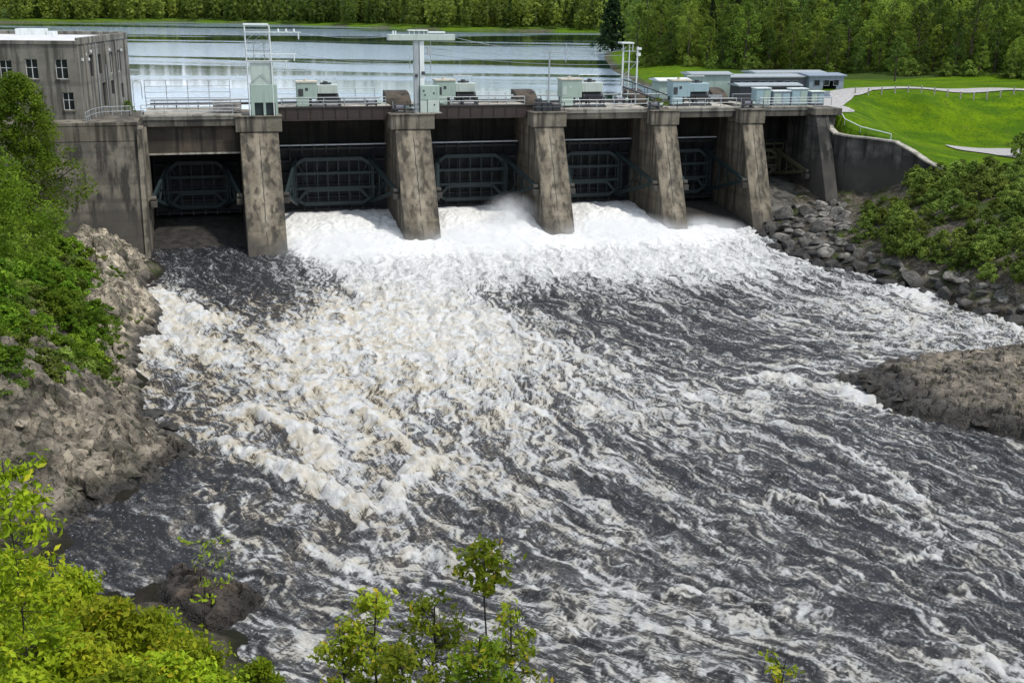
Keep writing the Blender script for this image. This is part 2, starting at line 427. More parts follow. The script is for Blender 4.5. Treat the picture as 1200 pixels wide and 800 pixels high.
f_low, f_high = rbf(LOW), rbf(HIGH)
WALL = np.array([W(75.6, 4)[:2], W(75.5, 2.8)[:2], W(76.3, -1.8)[:2], W(81.2, -7.4)[:2], W(83.1, -11.9)[:2], P(1115, 197, 8.9)[:2], P(1200, 196, 9)[:2], (110, 140), (400, 100)])
WALL = WALL + np.array([.70, .72]) * .95
LAKE = np.array([tuple(W(-24, 10)[:2]), tuple(W(72, 10)[:2]), (33, 185), (24, 215), (22, 260), (25, 330), (30, 372), (36, 380), (55, 430), (70, 520), (60, 560), (36, 569), (-10, 582), (-46, 594), (-110, 640), (-207, 691), (-270, 640), (-290, 590), (-330, 575), (-420, 560), (-430, 420), (-200, 250), (-90, 170), (-66, 150)])


def seg_dist(x, y, poly, closed=False):
    best = np.full(np.shape(x), 1e9); side = np.zeros(np.shape(x))
    n = len(poly)
    for k in range(n if closed else n - 1):
        a, b = poly[k], poly[(k + 1) % n]; e = b - a; L = e @ e
        t = np.clip(((x - a[0]) * e[0] + (y - a[1]) * e[1]) / L, 0, 1)
        dx, dy = x - a[0] - t * e[0], y - a[1] - t * e[1]; d = np.hypot(dx, dy)
        s = np.sign(e[0] * (y - a[1]) - e[1] * (x - a[0])); m = d < best - 1e-9
        best = np.where(m, d, best); side = np.where(m, s, side)
    return best, side


def inside(x, y, poly):
    c = np.zeros(np.shape(x), bool); n = len(poly)
    for k in range(n):
        x0, y0 = poly[k]; x1, y1 = poly[(k + 1) % n]
        m = ((y0 > y) != (y1 > y)) & (x < (x1 - x0) * (y - y0) / (y1 - y0 + 1e-12) + x0); c ^= m
    return c


LAKE_Z = 13.4


def terrain(x, y):
    """height and a land-cover code: 0 rock, 1 grass, 2 scrub soil"""
    s, d = to_dam(x, y)
    low = np.clip(f_low(x, y), -3, 32); high = np.clip(f_high(x, y), 8.5, 17)
    dw, sd = seg_dist(x, y, WALL)
    up_side = ((sd > 0) & (x > 30) & (s > 74)) | ((d > 10.2) & (s > 70))
    z = np.where(up_side, high, low)
    # upstream side of the dam
    dl, _ = seg_dist(x, y, LAKE, True); ins = inside(x, y, LAKE); sl = np.where(ins, -dl, dl)
    far = np.hypot(x, y)
    hill = 15 + np.clip(sl - 40, 0, None) * np.where(x < 90, .10, .045) + np.clip(sl - 260, 0, None) * .03
    hill = np.minimum(hill, 70 + 4 * np.sin(x * .01) + 4 * np.cos(y * .013))
    zu = np.where(sl < 0, np.maximum(LAKE_Z + sl * .25, LAKE_Z - 2.5), LAKE_Z + (hill - LAKE_Z) * smooth(0, 14, sl) + .12 * smooth(0, 2, sl))
    wup = smooth(10.0, 11.6, d) * np.where(s > 72, smooth(195, 225, y + 0 * x), 1.0)
    wup = np.where((s > 72) & (x < 40) & (y > 165), np.maximum(wup, smooth(165, 185, y)), wup)
    left = smooth(-24, -40, s) * smooth(-4, 3, d); zu = np.where(d < 60, zu * (1 - left) + np.maximum(zu, 15) * left, zu)
    z = z * (1 - wup) + zu * wup
    back = smooth(-60, -200, y); z = z * (1 - back) + 30 * back
    return z, up_side, sl, wup


xs = np.unique(np.r_[-3500, -2500, -1800, -1300, np.arange(-1000, -120, 22), np.arange(-120, -64, 2.5), np.arange(-64, 100, .85), np.arange(100, 150, 2.5), np.arange(150, 1000, 22), 1300, 1800, 2500, 3500])
ys = np.unique(np.r_[-1500, -800, -400, -200, -100, np.arange(-60, 34, 2.5), np.arange(34, 200, .85), np.arange(200, 270, 2.5), np.arange(270, 1300, 18), 1600, 2200, 3000, 4500])
TX, TY = np.meshgrid(xs, ys); tx, ty = TX.ravel(), TY.ravel()
tz, t_up, t_sl, t_wup = terrain(tx, ty)
P3 = np.c_[tx, ty, tz]; ts, td = to_dam(tx, ty)
# rocky relief near the water
rockw = (1 - t_up) * (1 - t_wup) * (ty < 170) * smooth(12, 5, tz + 0 * tx) * smooth(-1.5, .2, tz)
leftbank = (tx < -10) & (ty < 122)
n1 = value_noise(P3 * [1, 1, 0], .28, 3, 4); n2 = value_noise(P3 * [1, 1, 0], .9, 5, 3)
relief = (np.abs(n1) * 2.0 - .55) * np.where(leftbank, .95, .45) + np.abs(n2) * np.where(leftbank, .75, .4) - .15
tz = tz + rockw * relief
rough = (1 - rockw) * (ty < 260)
tz = tz + rough * (.12 - .08 * t_up) * n2 + rough * (.25 - .18 * t_up) * value_noise(P3 * [1, 1, 0], .12, 9, 2) * (t_wup < .5)
grass_w = np.where(t_up & (t_wup < .5), 1.0, 0.0)
px_ = None
nearb = (ty < 48) & (tx > -30)
grass_w = np.maximum(grass_w, smooth(5.5, 7.5, tz) * (ty < 125) * (t_wup < .5))
grass_w = np.maximum(grass_w, (t_wup >= .5) * smooth(.5, 3, t_sl))
lawn_w = np.clip(np.maximum((t_up & (t_wup < .5)) * 1.0, (t_wup > .5) * smooth(26, 14, t_sl) * smooth(1, 3, t_sl)), 0, 1)  # lawn cover: embankment grass and the strip along the lake shore
nx_, ny_ = len(xs), len(ys)
idx = np.arange(nx_ * ny_).reshape(ny_, nx_)
faces = np.stack([idx[:-1, :-1], idx[:-1, 1:], idx[1:, 1:], idx[1:, :-1]], -1).reshape(-1, 4)

m = Mat('ground cover'); g = m.geo()
fine = m.noise(g, 2.6, 6, .7); med = m.noise(g, .35, 5, .6); big = m.noise(g, .07, 4, .6)
gr = m.mix(m.mrange(med, .35, .7), (.085, .165, .003), (.16, .26, .004))
gr = m.mix(m.mrange(big, .42, .62, 0, .7), gr, (.12, .195, .003))
gr = m.mix(m.mrange(m.noise(m.geo((.5, 1.6, 1)), .22, 5, .65), .45, .62, 0, .75), gr, (.05, .12, .006))
gr = m.mix(m.mrange(fine, .45, .7, 0, .8), gr, (.03, .075, .006))
gr = m.mix(m.mrange(m.noise(g, .8, 5, .65), .6, .72, 0, .5), gr, (.17, .15, .05))
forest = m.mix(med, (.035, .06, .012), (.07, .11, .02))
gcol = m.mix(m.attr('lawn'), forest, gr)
rk = m.mix(m.mrange(m.noise(g, .5, 6, .65), .35, .65), (.075, .066, .054), (.20, .18, .15))
vo = m.n('ShaderNodeTexVoronoi', feature='F1', ins={'Vector': m.n('ShaderNodeVectorMath', operation='ADD', ins={0: g, 1: m.n('ShaderNodeTexNoise', ins={'Vector': g, 'Scale': 1.5, 'Detail': 3}).outputs['Color']}).outputs[0], 'Scale': 1.7})
rk = m.mix(.55, rk, m.mix(m.n('ShaderNodeSeparateColor', ins={0: vo.outputs['Color']}).outputs[0], (.07, .06, .05), (.8, .76, .68)), 'OVERLAY')
rk = m.mix(m.mrange(m.noise(g, 2.5, 6, .7), .48, .68, 0, .8), rk, (.03, .027, .022))
rk = m.mix(m.mrange(m.noise(g, .3, 5, .65), .5, .6, 0, .75), rk, (.055, .075, .022))
sepz = m.n('ShaderNodeSeparateXYZ', ins={0: g}).outputs[2]
wetf = m.mrange(m.math('SUBTRACT', sepz, m.math('MULTIPLY', med, 1.0)), -.35, .35, 1, 0)
rk = m.mix(m.math('MULTIPLY', wetf, .85), rk, (.018, .016, .013))
col = m.mix(m.attr('grass'), rk, gcol)
hgt = m.math('ADD', m.math('ADD', m.math('MULTIPLY', fine, 1.0), m.noise(g, 7, 4, .7)), m.math('MULTIPLY', m.math('SUBTRACT', 1.0, vo.outputs['Distance']), m.math('SUBTRACT', 1.2, m.math('MULTIPLY', m.attr('grass'), 1.2))))
M['ground'] = m.done(m.bsdf(col, .95, m.bump(hgt, .9, .22), **{'Specular IOR Level': .08}))
me = np_mesh('terrain', np.c_[tx, ty, tz], faces, M['ground'], {'grass': grass_w, 'lawn': lawn_w})
tag(link('ground', me), kind='structure')


def height_at(x, y):
    ix = np.clip(np.searchsorted(xs, x) - 1, 0, nx_ - 2); iy = np.clip(np.searchsorted(ys, y) - 1, 0, ny_ - 2)
    fx = (x - xs[ix]) / (xs[ix + 1] - xs[ix]); fy = (y - ys[iy]) / (ys[iy + 1] - ys[iy]); Z = tz.reshape(ny_, nx_)
    return (Z[iy, ix] * (1 - fx) + Z[iy, ix + 1] * fx) * (1 - fy) + (Z[iy + 1, ix] * (1 - fx) + Z[iy + 1, ix + 1] * fx) * fy


def ground_hit(px, py):
    """first ground point along the line of sight of a survey pixel"""
    a, b = px - 600, 400 - py; r = (a * cr - b * sr) * RIGHT + (a * sr + b * cr) * UP + FPX * FWD; r = r / r[1]
    t = np.arange(36, 175, .25); Q = np.array([0, 0, CAM_H]) + r * t[:, None]; hit = np.nonzero(Q[:, 2] < height_at(Q[:, 0], Q[:, 1]))[0]
    return Q[hit[0]] if len(hit) else None


# ------------------------------------------------------------------ river
DX, DY = .135, .165
gx = np.arange(-46, 66, DX); gy = np.arange(33, 160, DY)
GX, GY = np.meshgrid(gx, gy); SH = GX.shape; ST = (DY, DX)

ARROWS = [(200, 350, 240, 380), (200, 400, 260, 450), (180, 460, 230, 500), (300, 480, 370, 530), (350, 560, 440, 600), (300, 400, 360, 450), (400, 380, 420, 440), (450, 320, 440, 370), (550, 320, 548, 370),
          (500, 420, 505, 480), (600, 420, 590, 480), (480, 540, 475, 600), (450, 600, 520, 660), (550, 560, 620, 620), (650, 320, 700, 345), (700, 350, 780, 380), (620, 360, 680, 400), (700, 430, 760, 480),
          (660, 520, 730, 590), (750, 580, 830, 630), (850, 330, 930, 360), (800, 400, 870, 430), (950, 340, 1040, 370), (1040, 380, 1130, 378), (1150, 370, 1130, 395), (900, 415, 1000, 425), (870, 450, 940, 450),
          (900, 500, 980, 530), (1000, 520, 1060, 570), (850, 560, 940, 590), (1000, 600, 1090, 640), (1100, 560, 1190, 600), (900, 680, 1000, 720), (750, 700, 850, 730), (600, 700, 700, 720), (450, 700, 540, 720),
          (350, 650, 430, 690), (200, 560, 250, 620), (150, 580, 230, 600), (250, 640, 330, 690), (1100, 700, 1190, 740), (230, 320, 260, 340), (280, 310, 300, 340), (760, 300, 780, 330), (850, 300, 900, 320)]
DENS_ROWS = {
    310: [(200, .12), (260, .08), (320, .12), (380, .9), (450, 1), (550, 1), (650, 1), (750, 1), (850, 1), (900, .8)],
    330: [(180, .4), (240, .04), (300, .04), (350, .2), (420, .8), (500, 1), (580, .8), (680, .65), (760, .75), (820, .75), (900, .6), (950, .5), (1000, .5)],
    350: [(190, .95), (250, .25), (300, .1), (350, .35), (400, .85), (500, 1), (560, .85), (610, .2), (680, .25), (750, .4), (800, .3), (860, .2), (920, .55), (1000, .55), (1060, .7), (1130, .3)],
    380: [(170, .9), (230, .85), (300, .5), (360, .75), (420, .9), (500, .97), (560, .95), (620, .6), (700, .25), (780, .25), (860, .3), (940, .5), (1020, .6), (1100, .65), (1170, .6)],
    410: [(180, .85), (250, .75), (330, .85), (420, .85), (500, .88), (580, .97), (640, .75), (700, .5), (780, .3), (860, .2), (940, .25), (1010, .45)],
    440: [(180, .6), (250, .45), (330, .75), (420, .78), (500, .78), (580, .8), (650, .62), (720, .7), (790, .5), (860, .3), (920, .5), (960, .5)],
    480: [(190, .5), (240, .35), (300, .7), (370, .78), (450, .68), (530, .66), (600, .66), (680, .5), (760, .62), (840, .6), (900, .6), (980, .35), (1050, .5), (1120, .06)],
    520: [(240, .25), (300, .6), (380, .72), (460, .62), (540, .6), (620, .62), (700, .4), (780, .48), (850, .48), (930, .25), (1010, .3), (1100, .25), (1180, .2)],
    560: [(150, .12), (220, .1), (300, .22), (370, .72), (450, .76), (520, .55), (600, .62), (680, .45), (760, .3), (840, .3), (900, .42), (980, .2), (1060, .3), (1150, .38)],
    600: [(120, .12), (200, .14), (280, .1), (350, .5), (430, .6), (500, .6), (540, .25), (600, .38), (680, .5), (760, .25), (840, .25), (910, .6), (980, .35), (1060, .25), (1150, .38)],
    640: [(200, .15), (270, .3), (340, .25), (420, .5), (500, .6), (580, .25), (640, .25), (700, .55), (780, .38), (850, .3), (940, .25), (1020, .25), (1080, .4), (1160, .35)],
    690: [(330, .2), (400, .5), (480, .5), (560, .38), (640, .36), (720, .52), (800, .3), (880, .36), (960, .25), (1040, .3), (1120, .3), (1190, .35)],
    740: [(340, .4), (420, .5), (640, .36), (700, .6), (780, .38), (860, .48), (940, .48), (1020, .35), (1100, .3), (1180, .25)],
    790: [(360, .5), (500, .5), (650, .38), (720, .5), (800, .5), (880, .42), (960, .3), (1040, .25), (1120, .6), (1180, .6)]}
CREST = [  # foam crests: (points, width m, height m, foam)
    ([(170, 342), (200, 358), (235, 372), (255, 382)], 1.3, .55, 1.0), ([(270, 478), (310, 488), (350, 505), (375, 525), (392, 542)], .9, .6, .9),
    ([(252, 513), (290, 530), (330, 550), (380, 572), (430, 592), (462, 604)], .8, .6, .9), ([(452, 600), (472, 568), (500, 545), (522, 538)], .8, .55, .9),
    ([(235, 565), (252, 600), (270, 630), (287, 660)], .35, .08, .55), ([(870, 446), (920, 442), (955, 453)], .9, .4, .9), ([(870, 458), (900, 462)], .7, .3, .7),
    ([(975, 452), (1010, 466), (1045, 478), (1068, 488)], 1.0, .1, 1.0), ([(985, 515), (1010, 540), (1040, 548), (1060, 570), (1080, 592), (1110, 630), (1145, 642), (1205, 662)], .4, .2, .75),
    ([(880, 595), (905, 582), (935, 585), (1000, 586), (1058, 598)], .4, .2, .7), ([(1030, 660), (1085, 652), (1120, 645)], .4, .15, .7), ([(955, 692), (1000, 676)], .4, .15, .6),
    ([(690, 690), (760, 700), (820, 690), (880, 712), (935, 722)], .4, .2, .6), ([(1105, 770), (1150, 776), (1205, 792)], .9, .3, 1.0), ([(1010, 318), (1045, 328), (1075, 345), (1095, 362)], 1.4, .05, 1.0),
    ([(880, 590), (895, 600)], .9, .1, .8), ([(640, 742), (700, 722), (760, 738)], .4, .2, .6), ([(600, 690), (660, 702), (700, 720)], .35, .15, .6), ([(1150, 345), (1190, 372), (1180, 392)], .6, .05, .55),
    ([(400, 470), (440, 490), (470, 515)], .7, .45, .6), ([(560, 470), (620, 480), (680, 500)], .6, .3, .5), ([(430, 640), (500, 650), (560, 670)], .6, .35, .5), ([(540, 545), (590, 570), (640, 610)], .5, .25, .5),
    ([(330, 640), (420, 660), (500, 700)], .5, .25, .4), ([(760, 600), (820, 620), (880, 660)], .4, .15, .4), ([(1100, 700), (1150, 690), (1200, 700)], .4, .2, .5), ([(300, 440), (360, 455), (420, 450)], .7, .35, .5),
    ([(200, 395), (250, 420), (300, 425)], .8, .3, .5)]

# flow field
FX = np.zeros(SH); FY = np.zeros(SH); WT = np.full(SH, 1e-9)
for a in ARROWS:
    p, q = ground(a[0], a[1]), ground(a[2], a[3]); v = q - p; L = np.hypot(v[0], v[1]); c = (p + q) / 2
    w = np.exp(-((GX - c[0]) ** 2 + (GY - c[1]) ** 2) / (2 * 7.0 ** 2)) + 1e-7
    FX += w * v[0] / L; FY += w * v[1] / L; WT += w
FX /= WT; FY /= WT
ANG = np.clip(-np.arctan2(FY, FX) / R(30), 0, 3)
pot = fft_noise(SH, ST, 2.6, 11, 11) * 1.5 + fft_noise(SH, ST, .9, 3, 12) * .16
cy, cx = np.gradient(pot, DY, DX)
FX = FX + .24 * cy; FY = FY - .24 * cx
L = np.hypot(FX, FY) + 1e-6; FX /= L; FY /= L


def sample(a, ix, iy):
    ix = np.clip(ix, 0, SH[1] - 1.001); iy = np.clip(iy, 0, SH[0] - 1.001); i = ix.astype(np.int32); j = iy.astype(np.int32); f = ix - i; h = iy - j
    return (a[j, i] * (1 - f) + a[j, i + 1] * f) * (1 - h) + (a[j + 1, i] * (1 - f) + a[j + 1, i + 1] * f) * h


def lic(src, length, step):
    acc = src.copy(); n = int(length / step / 2); I, J = np.meshgrid(np.arange(SH[1], dtype=float), np.arange(SH[0], dtype=float)); cnt = 1
    for sg in (1, -1):
        ix, iy = I.copy(), J.copy()
        for _ in range(n):
            ii = np.clip(ix + .5, 0, SH[1] - 1).astype(np.int32); jj = np.clip(iy + .5, 0, SH[0] - 1).astype(np.int32)
            ix += sg * FX[jj, ii] * step / DX; iy += sg * FY[jj, ii] * step / DY
            acc += sample(src, ix, iy); cnt += 1
    return acc / cnt


l_big = equalise(lic(fft_noise(SH, ST, .4, 2.2, 21), 11, .33)); l_mid = equalise(lic(fft_noise(SH, ST, .16, .7, 22), 4.6, .17)); l_fine = equalise(lic(fft_noise(SH, ST, .08, .3, 23), .8, .13))
pat = .46 * (l_big - .5) + .5 * (l_mid - .5) + .26 * (l_fine - .5)
pat = equalise(pat)
DN = np.zeros(SH); WT = np.full(SH, 1e-12)
for y0, row in DENS_ROWS.items():
    for x0, v in row:
        c = ground(x0, y0); sgx = 2.6; sgy = 2.6 + .02 * max(0, c[1] - 50)
        w = np.exp(-((GX - c[0]) ** 2 / (2 * sgx ** 2) + (GY - c[1]) ** 2 / (2 * sgy ** 2))) + 1e-11; DN += w * v; WT += w
DN /= WT
DN = np.clip(.53 + (DN - .5) * 1.12, 0, 1.05)
n_a = lic(fft_noise(SH, ST, 1.1, 6, 33), 7.0, .33); n_a /= n_a.std(); n_b = lic(fft_noise(SH, ST, .42, 2.4, 34), 3.6, .2); n_b /= n_b.std()
patch = fft_noise(SH, ST, 2.5, 12, 35)
vein = np.exp(-(n_a / .12) ** 2) * smooth(-.9, .7, patch); vein2 = np.exp(-(n_b / .17) ** 2) * smooth(-.8, .8, fft_noise(SH, ST, 1.5, 8, 36))
mixw = 4 * np.clip(DN, 0, 1) * (1 - np.clip(DN, 0, 1))
DN = DN + (.05 + .12 * mixw) * lic(fft_noise(SH, ST, 1.2, 7, 31), 6.0, .35) * 1.3 - .07 * mixw + smooth(.08, .3, DN) * (.42 * vein + .24 * vein2) * (1.1 - .5 * np.clip(DN, 0, 1))
CH = np.zeros(SH); CF = np.zeros(SH)
warpx = fft_noise(SH, ST, .9, 5, 41) * .32; warpy = fft_noise(SH, ST, .9, 5, 42) * .32
for pts, wd, ht, fo in CREST:
    wd *= .75; ht *= .8; pl = np.array([ground(*p)[:2] for p in pts]); lo = pl.min(0) - 6; hi = pl.max(0) + 6
    i0, i1 = np.searchsorted(gx, [lo[0], hi[0]]); j0, j1 = np.searchsorted(gy, [lo[1], hi[1]])
    if i1 <= i0 or j1 <= j0: continue
    sl_ = (slice(j0, j1), slice(i0, i1)); X_, Y_ = GX[sl_] + warpx[sl_], GY[sl_] + warpy[sl_]
    dd, sd = seg_dist(X_, Y_, pl); e0 = np.hypot(X_ - pl[0, 0], Y_ - pl[0, 1]); e1 = np.hypot(X_ - pl[-1, 0], Y_ - pl[-1, 1]); fade = smooth(0, 2.2, np.minimum(e0, e1))
    k = np.exp(-(dd / (wd * 1.25)) ** 2) * (.35 + .65 * fade)
    CH[sl_] = np.maximum(CH[sl_], ht * k); CF[sl_] = np.maximum(CF[sl_], fo * np.exp(-(dd / wd) ** 2) * (.4 + .6 * fade))
# surge below the gates
S_, D_ = to_dam(GX, GY)
bay_open = np.zeros(SH)
for s0, s1, amt in ((2.2, 16.5, 1.0), (20.5, 34.2, 1.0), (37.8, 50.2, 1.0), (53.4, 57.5, .45)):
    bay_open = np.maximum(bay_open, amt * smooth(s0 - .3, s0 + .1, S_) * smooth(s1 + .3, s1 - .1, S_))
edge_n = fft_noise(SH, ST, .8, 6, 51)
inb = smooth(-7.5, -3.5, D_)
spread = smooth(.5, 5.5, S_ + .3 * edge_n) * smooth(64, 54, S_ + .6 * edge_n)
lat = bay_open * inb + spread * (1 - inb)
ramp = .12 + 1.95 * np.clip((D_ + .5 * edge_n + 16) / 22, 0, 1) ** 1.25 * smooth(-19, -14, D_ + edge_n)
ramp = np.where(D_ + edge_n < -19, 0, ramp)
plume = .9 * np.exp(-((S_ - 31.5) / 2.3) ** 2 - ((D_ - .5) / 3.2) ** 2) + .5 * np.exp(-((S_ - 24) / 3) ** 2 - ((D_ - 2) / 3) ** 2) + .7 * np.exp(-((S_ - 44) / 4) ** 2 - ((D_ - 1) / 3) ** 2) + .5 * np.exp(-((S_ - 9) / 4) ** 2 - ((D_ - 1) / 3) ** 2)
surge = lat * (ramp + plume * bay_open)
SG = smooth(.06, .45, surge)
DN = np.maximum(DN, SG * 1.25)
DN = np.clip(DN + CF * .95, 0, 1.3)
DN = np.where((D_ > -5) & (bay_open < .05), DN * .12, DN)
foam = smooth(1 - DN - .13, 1 - DN + .15, pat)
# thin veil of foam next to the thick foam
veil = smooth(1 - DN - .42, 1 - DN + .02, pat)
turb = np.clip(DN, 0, 1)
w_med = fft_noise(SH, ST, .9, 5, 61); w_l = lic(fft_noise(SH, ST, .7, 3.5, 62), 2.2, .3); w_l /= w_l.std(); w_f = fft_noise(SH, ST, .25, .9, 63)
billow = np.abs(fft_noise(SH, ST, .95, 4.5, 64)); bil2 = np.abs(fft_noise(SH, ST, .25, 1.2, 65))
H_ = CH * (1 + .08 * w_f) + (.03 + .035 * turb) * w_med + (.03 + .055 * turb) * w_l + (.010 + .006 * turb) * w_f + foam * .02 * l_mid + (.05 + .06 * turb) * n_a + .03 * n_b * turb
H_ = H_ * (1 - .8 * SG) + surge + SG * (.085 * lic(fft_noise(SH, ST, .9, 4, 66), 3, .3) * 1.4 + .015 * bil2)
tanw = np.clip(.55 * smooth(-10, -26, GX - .25 * (GY - 85)) + .7 * np.exp(-((GX + 12) / 14) ** 2 - ((GY - 78) / 26) ** 2) + .35, 0, 1) * (1 - smooth(.4, 1.2, SG)) * smooth(118, 104, GY) * smooth(-.9, 1.0, fft_noise(SH, ST, 1.0, 6, 71))
gidx = np.arange(GX.size).reshape(SH)
fcs = np.stack([gidx[:-1, :-1], gidx[:-1, 1:], gidx[1:, 1:], gidx[1:, :-1]], -1)
gh = height_at(GX.ravel(), GY.ravel()).reshape(SH)
keep = (gh < H_ + .9) & (D_ < 8.2) & ~((D_ > -4) & ((S_ < -13.2) | (S_ > 64))) & (GX < 62)
kf = keep[:-1, :-1] | keep[1:, 1:]
fcs = fcs[kf]
used = np.unique(fcs); remap = np.zeros(GX.size, np.int64); remap[used] = np.arange(len(used)); fcs = remap[fcs]
RIVER_TOP = H_

m = Mat('tannin river water'); g = m.geo()
pa = m.attr('pattern'); de = m.attr('dens'); ta = m.attr('tan'); tu = m.attr('turb'); an = m.attr('ang')


def flow_noise(along, across, detail, rough_):
    """noise drawn out along the local current: four fixed headings blended by the current's heading"""
    acc = None
    for k in range(4):
        mp = m.n('ShaderNodeMapping', vector_type='TEXTURE', ins={'Vector': m.geo(), 'Rotation': (0, 0, R(-30 * k)), 'Scale': (along, across, .5)}).outputs[0]
        wk = m.math('MAXIMUM', m.math('SUBTRACT', 1.0, m.math('ABSOLUTE', m.math('SUBTRACT', an, float(k)))), 0.0)
        t = m.math('MULTIPLY', wk, m.noise(mp, 1.0, detail, rough_, .6))
        acc = t if acc is None else m.math('ADD', acc, t)
    return acc


s1 = flow_noise(.95, .125, 4, .66); nf = m.noise(g, 5.5, 5, .75); nff = m.noise(g, 17, 3, .7)
tex = m.math('ADD', m.math('MULTIPLY', m.math('SUBTRACT', s1, .5), 2.5), m.math('ADD', m.math('MULTIPLY', m.math('SUBTRACT', nf, .5), .5), m.math('MULTIPLY', m.math('SUBTRACT', nff, .5), .4)))
v = m.math('ADD', m.math('SUBTRACT', m.math('ADD', de, m.math('MULTIPLY', pa, .8)), .885), m.math('MULTIPLY', tex, m.math('MULTIPLY', m.mrange(m.attr('surge'), 0, 1, .82, .25), m.mrange(de, .62, 1.05, 1, .82))))
fo2 = m.mrange(v, -.03, .20); ve2 = m.math('MULTIPLY', m.mrange(v, -.50, .10), .55)
water = m.mix(m.math('MULTIPLY', tu, .8), (.022, .023, .027), (.050, .046, .042))
thin = m.mix(ta, (.26, .265, .27), (.25, .20, .135))
white = m.mix(m.mrange(v, .1, .75), m.mix(ta, (.50, .50, .49), (.52, .46, .35)), m.mix(m.math('MULTIPLY', ta, .65), (.76, .755, .735), (.68, .60, .46)))
c1 = m.mix(ve2, water, thin); c2 = m.mix(fo2, c1, white)
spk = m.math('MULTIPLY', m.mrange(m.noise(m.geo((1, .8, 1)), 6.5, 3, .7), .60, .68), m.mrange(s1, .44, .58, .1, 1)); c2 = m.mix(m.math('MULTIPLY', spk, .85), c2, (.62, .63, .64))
cover = m.math('MAXIMUM', fo2, m.math('MULTIPLY', ve2, .5))
rgh = m.mrange(cover, 0, .9, .16, .8)
bh = m.math('ADD', m.math('ADD', m.math('MULTIPLY', nf, .8), m.math('MULTIPLY', nff, .3)), m.math('MULTIPLY', s1, .9))
surf = m.bsdf(c2, rgh, m.n('ShaderNodeBump', ins={'Height': bh, 'Strength': m.mrange(m.attr('surge'), 0, 1, 1.0, .15), 'Distance': .2}).outputs[0], IOR=1.33, **{'Specular IOR Level': m.mrange(cover, 0, 1, .6, .2)})
M['river'] = m.done(surf)
Z_ = H_.ravel()
me = np_mesh('river_surface', np.c_[GX.ravel(), GY.ravel(), Z_][used], fcs, M['river'], {'pattern': pat.ravel()[used], 'dens': DN.ravel()[used], 'ang': ANG.ravel()[used], 'surge': SG.ravel()[used], 'tan': tanw.ravel()[used], 'turb': turb.ravel()[used]})
tag(link('river_water', me), kind='structure')
# the river beyond the turbulent pool
far_x = [62, 120, 260, 600]; far_y = [20, 33, 60, 72]
mb = MB(); mb.add([(61.9, 33, .0), (300, 10, 0), (300, 60, 0), (61.9, 62, 0)], [(0, 1, 2, 3)])
tag(mb.build('downstream_water', M['river']), kind='structure')

# reservoir
m = Mat('reservoir water'); g = m.geo()
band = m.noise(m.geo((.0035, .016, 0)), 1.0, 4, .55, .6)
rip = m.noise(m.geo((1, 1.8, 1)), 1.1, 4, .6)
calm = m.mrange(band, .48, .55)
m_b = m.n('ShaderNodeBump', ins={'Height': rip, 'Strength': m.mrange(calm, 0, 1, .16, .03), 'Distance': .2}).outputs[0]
M['lake'] = m.done(m.bsdf(m.mix(calm, (.33, .43, .54), (.012, .035, .022)), m.mrange(calm, 0, 1, .09, .03), m_b, IOR=1.55))  # base colours carry painted reflections: pale blue for sky, dark green for woods
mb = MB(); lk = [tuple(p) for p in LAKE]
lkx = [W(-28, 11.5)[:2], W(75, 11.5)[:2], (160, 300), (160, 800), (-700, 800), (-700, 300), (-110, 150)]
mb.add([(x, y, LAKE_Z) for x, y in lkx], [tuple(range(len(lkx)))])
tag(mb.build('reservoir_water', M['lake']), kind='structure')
# ------------------------------------------------------------------ the dam
PIERS = [(0.0, 5.4, 4.5, -8.0), (18.5, 5.4, 4.4, -6.8), (36.0, 4.5, 3.9, -6.2), (51.8, 3.8, 3.3, -5.8), (64.3, 3.45, 3.0, -5.5)]
BAYS = [(-12.9, -2.3), (2.25, 16.3), (20.7, 34.05), (37.95, 50.15), (53.45, 62.8), (65.8, 73.4)]
dam = empty('dam', DAM_O, DAM_A, 'grey concrete river dam with five sloping piers, releasing white water between them', 'dam')
for s, wc, ws, batter in PIERS:
    mb = MB()
    mb.prism_x([(0, 13.2), (batter * 1.2, -2.7), (14, -2.7), (14, 14.6), (4.2, 14.6), (4.2, 13.2)], -ws / 2, ws / 2)
    pr = mb.build('pier', M['pier'], dam, bevel=.06, loc=(s, 0, 0))
    cp = MB()
    cp.box(-wc / 2, wc / 2, -.18, 3.9, 13.22, 14.98)
    cp.box(-wc / 2 - .12, wc / 2 + .12, -.3, 3.9, 14.983, 15.12)
    cp.build('pier_cap', M['conc_cap'], pr, bevel=.07)
    if s > 10:
        # rounded pier head standing above the deck on the lake side
        hd = MB(); prof = [(9.8, 15.0)] + [(9.8 + 3.6 * (1 - math.cos(a)), 15.0 + 1.9 * math.sin(a)) for a in np.linspace(.15, 1.57, 7)] + [(13.9, 16.9), (13.9, 15.0)]
        hd.prism_x(prof, -ws * .36, ws * .36)
        hd.build('pier_head', M['conc_brown'], pr, bevel=.05)
